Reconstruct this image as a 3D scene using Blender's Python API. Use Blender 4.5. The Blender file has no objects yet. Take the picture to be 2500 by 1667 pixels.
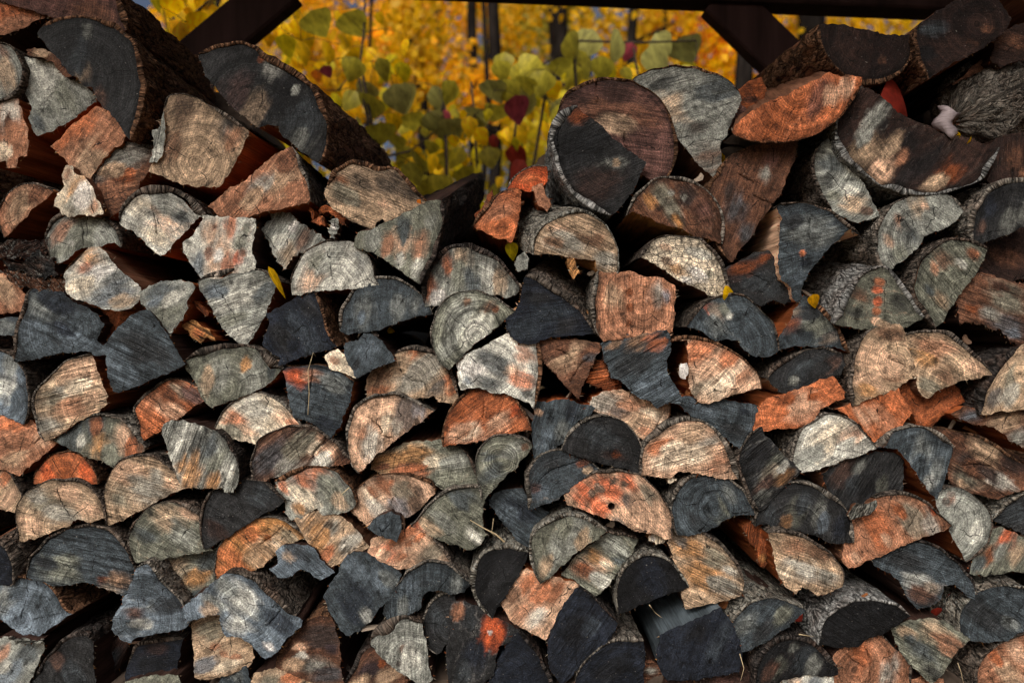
import bpy, math, random
import numpy as np
from mathutils import Vector, Matrix
from mathutils.geometry import delaunay_2d_cdt

# ------------------------------------------------------------------ camera, sky, sun, exposure
D = 1.504          # camera to the front of the pile (m)
ZC = 0.88          # lens height
FPX = 1805.0       # focal length in photo pixels
scene = bpy.context.scene
cam_data = bpy.data.cameras.new('camera')
cam_data.sensor_width = 36.0
cam_data.lens = 26.0
cam_data.clip_end = 500.0
cam_data.clip_start = 0.02
cam_data.dof.use_dof = True
cam_data.dof.focus_distance = 1.5
cam_data.dof.aperture_fstop = 2.0
cam = bpy.data.objects.new('camera', cam_data)
cam.location = (0, -D, ZC)
cam.rotation_euler = (math.radians(90), 0, 0)
scene.collection.objects.link(cam)
scene.camera = cam

SUN_EL, SUN_AZ = math.radians(38), math.radians(-158)   # azimuth from +Y towards +X
sdir = Vector((math.sin(SUN_AZ) * math.cos(SUN_EL), math.cos(SUN_AZ) * math.cos(SUN_EL), math.sin(SUN_EL)))
world = bpy.data.worlds.new('World')
scene.world = world
world.use_nodes = True
wn = world.node_tree
sky = wn.nodes.new('ShaderNodeTexSky')
sky.sky_type = 'NISHITA'
sky.sun_disc = False
sky.sun_elevation = SUN_EL
sky.sun_rotation = SUN_AZ
sky.air_density = 0.6
sky.dust_density = 9.0
sky.ozone_density = 1.0
wn.links.new(sky.outputs[0], wn.nodes['Background'].inputs[0])
wn.nodes['Background'].inputs[1].default_value = 0.085
sun_data = bpy.data.lights.new('sun', 'SUN')
sun_data.energy = 1.5
sun_data.angle = math.radians(24)
sun_data.color = (1.0, 0.965, 0.925)
sun = bpy.data.objects.new('sun', sun_data)
sun.rotation_euler = (-sdir).to_track_quat('-Z', 'Y').to_euler()
sun.location = (-3, -4, 6)
scene.collection.objects.link(sun)
scene.view_settings.view_transform = 'Standard'
scene.view_settings.look = 'None'
scene.view_settings.gamma = 1.0
scene.view_settings.use_curve_mapping = False
scene.view_settings.exposure = 0.22
scene.cycles.max_bounces = 5
scene.cycles.use_adaptive_sampling = True
scene.cycles.adaptive_threshold = 0.03
scene.cycles.diffuse_bounces = 2
scene.cycles.transparent_max_bounces = 6
scene.cycles.use_denoising = True

# ------------------------------------------------------------------ helpers
rng = random.Random(7)
COL = scene.collection

def lin(c):
    return tuple(((v / 255) / 12.92 if v / 255 <= 0.04045 else ((v / 255 + 0.055) / 1.055) ** 2.4) for v in c)

PAL = dict(gy=(136, 139, 132), go=(108, 110, 98), lg=(190, 190, 180), cr=(218, 204, 180), sl=(62, 70, 75), dk=(40, 41, 42),
           vb=(36, 25, 22), bk=(21, 22, 24), bb=(29, 34, 43), tn=(172, 148, 122), pk=(158, 112, 86), pb=(92, 66, 60), rd=(196, 92, 52),
           rs=(122, 66, 36), gd=(166, 120, 74), br=(96, 66, 50), db=(48, 34, 29), wh=(224, 220, 214), bg=(102, 114, 124),
           pe=(202, 166, 138))
PAL['or'] = (180, 106, 68)
PAL = {k: np.array(lin(v)) for k, v in PAL.items()}
BARK = dict(d=(112, 103, 94), g=(146, 140, 130), b=(132, 98, 74), s=(172, 174, 172), k=(76, 71, 68), o=(128, 84, 58), l=(150, 147, 136))
BARK = {k: np.array(lin(v)) for k, v in BARK.items()}
LICHEN = dict(d=.12, g=.25, b=.05, s=.45, k=.08, o=.03, l=.9)

def frac(x):
    return x - np.floor(x)

def _h(ix, iy, seed):
    return frac(np.sin(ix * 127.1 + iy * 311.7 + seed * 74.7) * 43758.5453)

def vn(x, y, seed=0.0):
    x = np.asarray(x, float); y = np.asarray(y, float)
    ix, iy = np.floor(x), np.floor(y)
    fx, fy = x - ix, y - iy
    fx = fx * fx * (3 - 2 * fx); fy = fy * fy * (3 - 2 * fy)
    a = _h(ix, iy, seed); b = _h(ix + 1, iy, seed); c = _h(ix, iy + 1, seed); d = _h(ix + 1, iy + 1, seed)
    return (a * (1 - fx) + b * fx) * (1 - fy) + (c * (1 - fx) + d * fx) * fy

def fbm(x, y, seed=0.0, o=3):
    s = 0; a = 1; t = 0
    for i in range(o):
        s = s + a * vn(x * 2 ** i, y * 2 ** i, seed + i * 3.1); t += a; a *= .5
    return s / t

def sstep(a, b, x):
    t = np.clip((x - a) / (b - a), 0, 1)
    return t * t * (3 - 2 * t)

def new_mesh(name, verts, faces, mat, parent=None, smooth=True, attrs=None):
    me = bpy.data.meshes.new(name)
    me.from_pydata([tuple(map(float, v)) for v in verts], [], faces)
    if smooth:
        me.polygons.foreach_set('use_smooth', [True] * len(me.polygons))
    for k, v in (attrs or {}).items():
        v = np.asarray(v, dtype=np.float32)
        if v.shape[1] == 4:
            at = me.attributes.new(k, 'FLOAT_COLOR', 'POINT'); at.data.foreach_set('color', v.ravel())
        else:
            at = me.attributes.new(k, 'FLOAT_VECTOR', 'POINT'); at.data.foreach_set('vector', v.ravel())
    me.materials.append(mat)
    me.update()
    o = bpy.data.objects.new(name, me)
    COL.objects.link(o)
    if parent is not None:
        o.parent = parent
        o.matrix_parent_inverse = parent.matrix_basis.inverted()
    return o

def empty(name, loc=(0, 0, 0)):
    o = bpy.data.objects.new(name, None)
    o.location = loc
    o.empty_display_size = 0.02
    COL.objects.link(o)
    return o

def tag(o, label, cat=None, group=None, kind=None):
    o['label'] = label
    if cat: o['category'] = cat
    if group: o['group'] = group
    if kind: o['kind'] = kind
    return o

def at_px(px, py, y):
    """world point that photo pixel (px, py) sees at depth y behind the pile front"""
    return Vector(((px - 1250) / FPX * (D + y), y, ZC + (833.5 - py) / FPX * (D + y)))

# ------------------------------------------------------------------ materials
class NT:
    def __init__(self, name):
        self.m = bpy.data.materials.new(name)
        self.m.use_nodes = True
        self.t = self.m.node_tree
        self.b = self.t.nodes['Principled BSDF']
    def n(self, typ, **kw):
        nd = self.t.nodes.new(typ)
        for k, v in kw.items():
            setattr(nd, k, v)
        return nd
    def link(self, a, b):
        self.t.links.new(a, b)
    def val(self, sock, v):
        if isinstance(v, (int, float)):
            sock.default_value = v
        elif isinstance(v, tuple):
            sock.default_value = v
        else:
            self.link(v, sock)
    def math(self, op, a, b=0.0, c=0.0, clamp=False):
        nd = self.n('ShaderNodeMath', operation=op); nd.use_clamp = clamp
        self.val(nd.inputs[0], a); self.val(nd.inputs[1], b); self.val(nd.inputs[2], c)
        return nd.outputs[0]
    def attr(self, name, out='Vector'):
        nd = self.n('ShaderNodeAttribute'); nd.attribute_name = name
        return nd.outputs[out]
    def sep(self, v):
        nd = self.n('ShaderNodeSeparateXYZ'); self.link(v, nd.inputs[0]); return nd.outputs
    def comb(self, x, y, z):
        nd = self.n('ShaderNodeCombineXYZ')
        for i, v in enumerate((x, y, z)): self.val(nd.inputs[i], v)
        return nd.outputs[0]
    def vmul(self, v, s):
        nd = self.n('ShaderNodeVectorMath', operation='MULTIPLY'); self.link(v, nd.inputs[0]); nd.inputs[1].default_value = s
        return nd.outputs[0]
    def noise(self, v, scale=1.0, detail=2.0, rough=.55, dist=0.0):
        nd = self.n('ShaderNodeTexNoise'); self.link(v, nd.inputs['Vector'])
        nd.inputs['Scale'].default_value = scale; nd.inputs['Detail'].default_value = detail
        nd.inputs['Roughness'].default_value = rough; nd.inputs['Distortion'].default_value = dist
        return nd.outputs['Fac']
    def vor(self, v, scale=1.0, feature='DISTANCE_TO_EDGE', dims='3D'):
        nd = self.n('ShaderNodeTexVoronoi', voronoi_dimensions=dims, feature=feature)
        if dims == '1D': self.link(v, nd.inputs['W'])
        else: self.link(v, nd.inputs['Vector'])
        nd.inputs['Scale'].default_value = scale
        return nd.outputs['Distance']
    def rng(self, v, a, b, c=0.0, d=1.0, smooth=False):
        nd = self.n('ShaderNodeMapRange'); nd.interpolation_type = 'SMOOTHSTEP' if smooth else 'LINEAR'
        self.val(nd.inputs[0], v)
        for i, x in zip((1, 2, 3, 4), (a, b, c, d)): self.val(nd.inputs[i], x)
        return nd.outputs[0]
    def mix(self, f, a, b, mode='MIX'):
        nd = self.n('ShaderNodeMix', data_type='RGBA', blend_type=mode)
        self.val(nd.inputs[0], f)
        for i, v in ((6, a), (7, b)):
            if isinstance(v, tuple): nd.inputs[i].default_value = (*v[:3], 1)
            else: self.link(v, nd.inputs[i])
        return nd.outputs[2]
    def scale(self, col, f):
        nd = self.n('ShaderNodeVectorMath', operation='SCALE'); self.link(col, nd.inputs[0]); self.val(nd.inputs['Scale'], f)
        return nd.outputs[0]
    def bump(self, h, dist=.001, strength=.7):
        nd = self.n('ShaderNodeBump'); nd.inputs['Strength'].default_value = strength; nd.inputs['Distance'].default_value = dist
        self.link(h, nd.inputs['Height']); self.link(nd.outputs[0], self.b.inputs['Normal'])
    def done(self, col, rough=.8, spec=.25):
        if isinstance(col, tuple): self.b.inputs['Base Color'].default_value = (*col[:3], 1)
        else: self.link(col, self.b.inputs['Base Color'])
        self.val(self.b.inputs['Roughness'], rough)
        self.b.inputs['Specular IOR Level'].default_value = spec
        return self.m

def mat_cut_end():
    t = NT('sawn_wood')
    g = t.attr('grain'); gx, gy, gz = t.sep(g)
    col = t.attr('Col', 'Color'); px, py, pz = t.sep(t.attr('Par'))
    zz = t.math('MULTIPLY', gz, 13.0)
    s1 = t.noise(t.comb(t.math('MULTIPLY', gx, 22.0), t.math('MULTIPLY', gy, 330.0), zz), 1.0, 2.0)
    s2 = t.noise(t.comb(t.math('MULTIPLY', gx, 7.0), t.math('MULTIPLY', gy, 90.0), zz), 1.0, 2.0)
    st = t.math('ADD', t.rng(s1, .3, .7, -1.0, 1.0), t.math('MULTIPLY', t.rng(s2, .3, .7, -1.0, 1.0), .8))
    f = t.math('MULTIPLY_ADD', t.math('MULTIPLY', st, px), .38, 1.0)
    base3 = t.comb(gx, gy, t.math('MULTIPLY', gz, 3.0))
    wob = t.noise(base3, 30.0, 2.0)
    r = t.math('SQRT', t.math('ADD', t.math('MULTIPLY', gx, gx), t.math('MULTIPLY', gy, gy)))
    rw = t.math('MULTIPLY_ADD', wob, .018, r)
    rs = t.math('SINE', t.math('MULTIPLY', rw, 6.2832 / .0048))
    rs2 = t.noise(t.comb(t.math('MULTIPLY', rw, 210.0), 0.0, zz), 1.0, 1.0)
    rr = t.math('ADD', t.math('MULTIPLY', rs, .45), t.rng(rs2, .3, .7, -1.0, 1.0))
    f = t.math('MULTIPLY', f, t.math('MULTIPLY_ADD', t.math('MULTIPLY', rr, py), .22, 1.0))
    band = t.noise(t.comb(t.math('MULTIPLY', rw, 55.0), t.math('MULTIPLY', gx, 4.0), zz), 1.0, 2.0)
    f = t.math('MULTIPLY', f, t.math('MULTIPLY_ADD', t.math('MULTIPLY', t.rng(band, .3, .7, -1.0, 1.0), py), .26, 1.0))
    ang = t.math('ARCTAN2', gy, gx)
    ray = t.noise(t.comb(t.math('MULTIPLY', ang, 17.0), t.math('MULTIPLY', r, 9.0), zz), 1.0, 2.0, .6)
    f = t.math('MULTIPLY', f, t.math('MULTIPLY_ADD', t.math('MULTIPLY', t.rng(ray, .3, .7, -1.0, 1.0), t.rng(r, .01, .06, .1, 1.0)), .17, 1.0))
    sp = t.noise(base3, 380.0, 2.0, .7)
    f = t.math('MULTIPLY', f, t.rng(sp, .3, .7, .62, 1.38))
    mo = t.noise(base3, 75.0, 3.0, .7)
    f = t.math('MULTIPLY', f, t.rng(mo, .3, .7, .66, 1.34))
    dirt = t.noise(base3, 34.0, 4.0, .7)
    f = t.math('MULTIPLY', f, t.rng(dirt, .56, .70, 1.0, .45, True))
    # radial drying checks
    w = t.math('ADD', t.math('MULTIPLY_ADD', ang, .8, zz), t.math('MULTIPLY', wob, .55))
    ve = t.math('MULTIPLY', t.vor(w, 1.0, 'DISTANCE_TO_EDGE', '1D'), r)
    ck = t.math('MULTIPLY', t.rng(ve, .0003, .0010, 1.0, 0.0), t.math('MULTIPLY', t.rng(dirt, .47, .53, 1.0, 0.0), t.rng(r, .012, .03, 0.0, 1.0)))
    f = t.math('MULTIPLY', f, t.math('MULTIPLY_ADD', ck, -.85, 1.0))
    # flaking crust
    fl = t.vor(t.vmul(base3, (1, 1, 1)), 95.0)
    flm = t.math('MULTIPLY', t.rng(fl, .02, .10, 1.0, 0.0), pz)
    f = t.math('MULTIPLY', f, t.math('MULTIPLY_ADD', flm, -.6, 1.0))
    stn = t.sep(t.attr('Stain'))[0]
    sw = t.math('MULTIPLY', stn, t.math('ADD', 1.0, t.math('ADD', t.math('MULTIPLY', t.math('SUBTRACT', s2, .5), 1.5), t.math('MULTIPLY', t.math('SUBTRACT', mo, .5), 1.1))))
    col = t.mix(t.rng(sw, .08, .80, 0.0, .78), col, t.attr('ColB', 'Color'))
    f = t.math('POWER', t.math('MAXIMUM', f, .02), 1.45)
    c = t.scale(col, f)
    fk = t.rng(t.noise(base3, 230.0, 2.0, .6), .70, .76, 0.0, .55)
    c = t.mix(fk, c, t.scale(t.mix(.5, col, (.75, .72, .66)), 1.0))
    h = t.math('ADD', t.math('ADD', t.math('MULTIPLY', t.math('MULTIPLY', st, px), .5), t.math('MULTIPLY', ray, .7)), t.math('MULTIPLY', sp, 1.4))
    h = t.math('ADD', h, t.math('MULTIPLY', mo, 1.2))
    t.bump(h, .002, .9)
    return t.done(c, t.rng(mo, .3, .7, .55, .8), .2)

def mat_bark():
    t = NT('bark')
    g = t.attr('grain'); gx, gy, gz = t.sep(g)
    col = t.attr('Col', 'Color'); px, py, pz = t.sep(t.attr('Par'))
    zz = t.math('MULTIPLY', gz, 11.0)
    v1 = t.comb(gx, t.math('MULTIPLY', gy, .38), zz)
    ridge = t.noise(v1, 210.0, 4.0, .7, .8)
    rn = t.noise(t.comb(gx, t.math('MULTIPLY', gy, .30), zz), 130.0, 3.0, .6, .5)
    fis = t.math('ABSOLUTE', t.math('SUBTRACT', rn, .5))
    f = t.rng(ridge, .32, .68, .40, 1.55)
    f = t.math('MULTIPLY', f, t.rng(fis, .0, .09, .30, 1.1))
    rn2 = t.noise(t.comb(gx, t.math('MULTIPLY', gy, .34), zz), 46.0, 2.0, .5, 1.2)
    fis2 = t.math('ABSOLUTE', t.math('SUBTRACT', rn2, .5))
    f = t.math('MULTIPLY', f, t.rng(fis2, .008, .05, .25, 1.12))
    big = t.noise(t.comb(gx, gy, zz), 22.0, 3.0)
    c = t.scale(col, f)
    c = t.mix(t.rng(big, .45, .65, 0.0, .55), c, t.scale(t.mix(.6, col, (.16, .075, .04)), f))
    li = t.noise(t.comb(gx, gy, zz), 170.0, 4.0, .7)
    lm = t.math('MULTIPLY', t.rng(li, .54, .62, 0.0, 1.0), px)
    lp = t.rng(t.noise(t.comb(gx, gy, zz), 16.0, 2.0), .42, .58, .25, 1.0)
    c = t.mix(t.math('MULTIPLY', lm, lp), c, (.50, .52, .48))
    h = t.math('ADD', t.math('MULTIPLY', ridge, 1.6), t.math('ADD', t.rng(fis, 0.0, .10, 0.0, .6), t.rng(fis2, .0, .07, 0.0, 1.6)))
    h = t.math('ADD', h, t.math('MULTIPLY', t.noise(t.comb(gx, gy, zz), 420.0, 3.0), .6))
    t.bump(h, .004, 1.0)
    return t.done(c, .85, .12)

def mat_split():
    t = NT('split_wood')
    g = t.attr('grain'); gx, gy, gz = t.sep(g)
    col = t.attr('Col', 'Color')
    zz = t.math('MULTIPLY', gz, 17.0)
    fib = t.noise(t.comb(t.math('MULTIPLY', gx, 300.0), t.math('MULTIPLY', gy, 9.0), zz), 1.0, 4.0, .65)
    big = t.noise(t.comb(t.math('MULTIPLY', gx, 40.0), t.math('MULTIPLY', gy, 8.0), zz), 1.0, 3.0)
    f = t.math('MULTIPLY', t.rng(fib, .3, .7, .6, 1.4), t.rng(big, .3, .7, .6, 1.35))
    t.bump(fib, .003, .8)
    return t.done(t.scale(col, f), .75, .12)

M_END, M_BARK, M_SPLIT = mat_cut_end(), mat_bark(), mat_split()

def simple_mat(name, c, var=.35, scale=40.0, rough=.7, spec=.25, stretch=(1, 1, 1), bump=.001, trans=0.0):
    t = NT(name)
    tc = t.n('ShaderNodeTexCoord').outputs['Object']
    v = t.vmul(tc, stretch)
    nz = t.noise(v, scale, 4.0, .6)
    oi = t.n('ShaderNodeObjectInfo').outputs['Random']
    base = t.n('ShaderNodeRGB'); base.outputs[0].default_value = (*c, 1)
    f = t.math('MULTIPLY', t.rng(nz, .3, .7, 1 - var, 1 + var), t.rng(oi, 0.0, 1.0, .75, 1.25))
    t.bump(nz, bump, .6)
    m = t.done(t.scale(base.outputs[0], f), rough, spec)
    if trans:
        out = t.t.nodes['Material Output']
        tr = t.n('ShaderNodeBsdfTranslucent'); t.link(t.scale(base.outputs[0], f), tr.inputs[0])
        mx = t.n('ShaderNodeMixShader'); mx.inputs[0].default_value = trans
        t.link(t.b.outputs[0], mx.inputs[1]); t.link(tr.outputs[0], mx.inputs[2]); t.link(mx.outputs[0], out.inputs[0])
    return m
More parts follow.
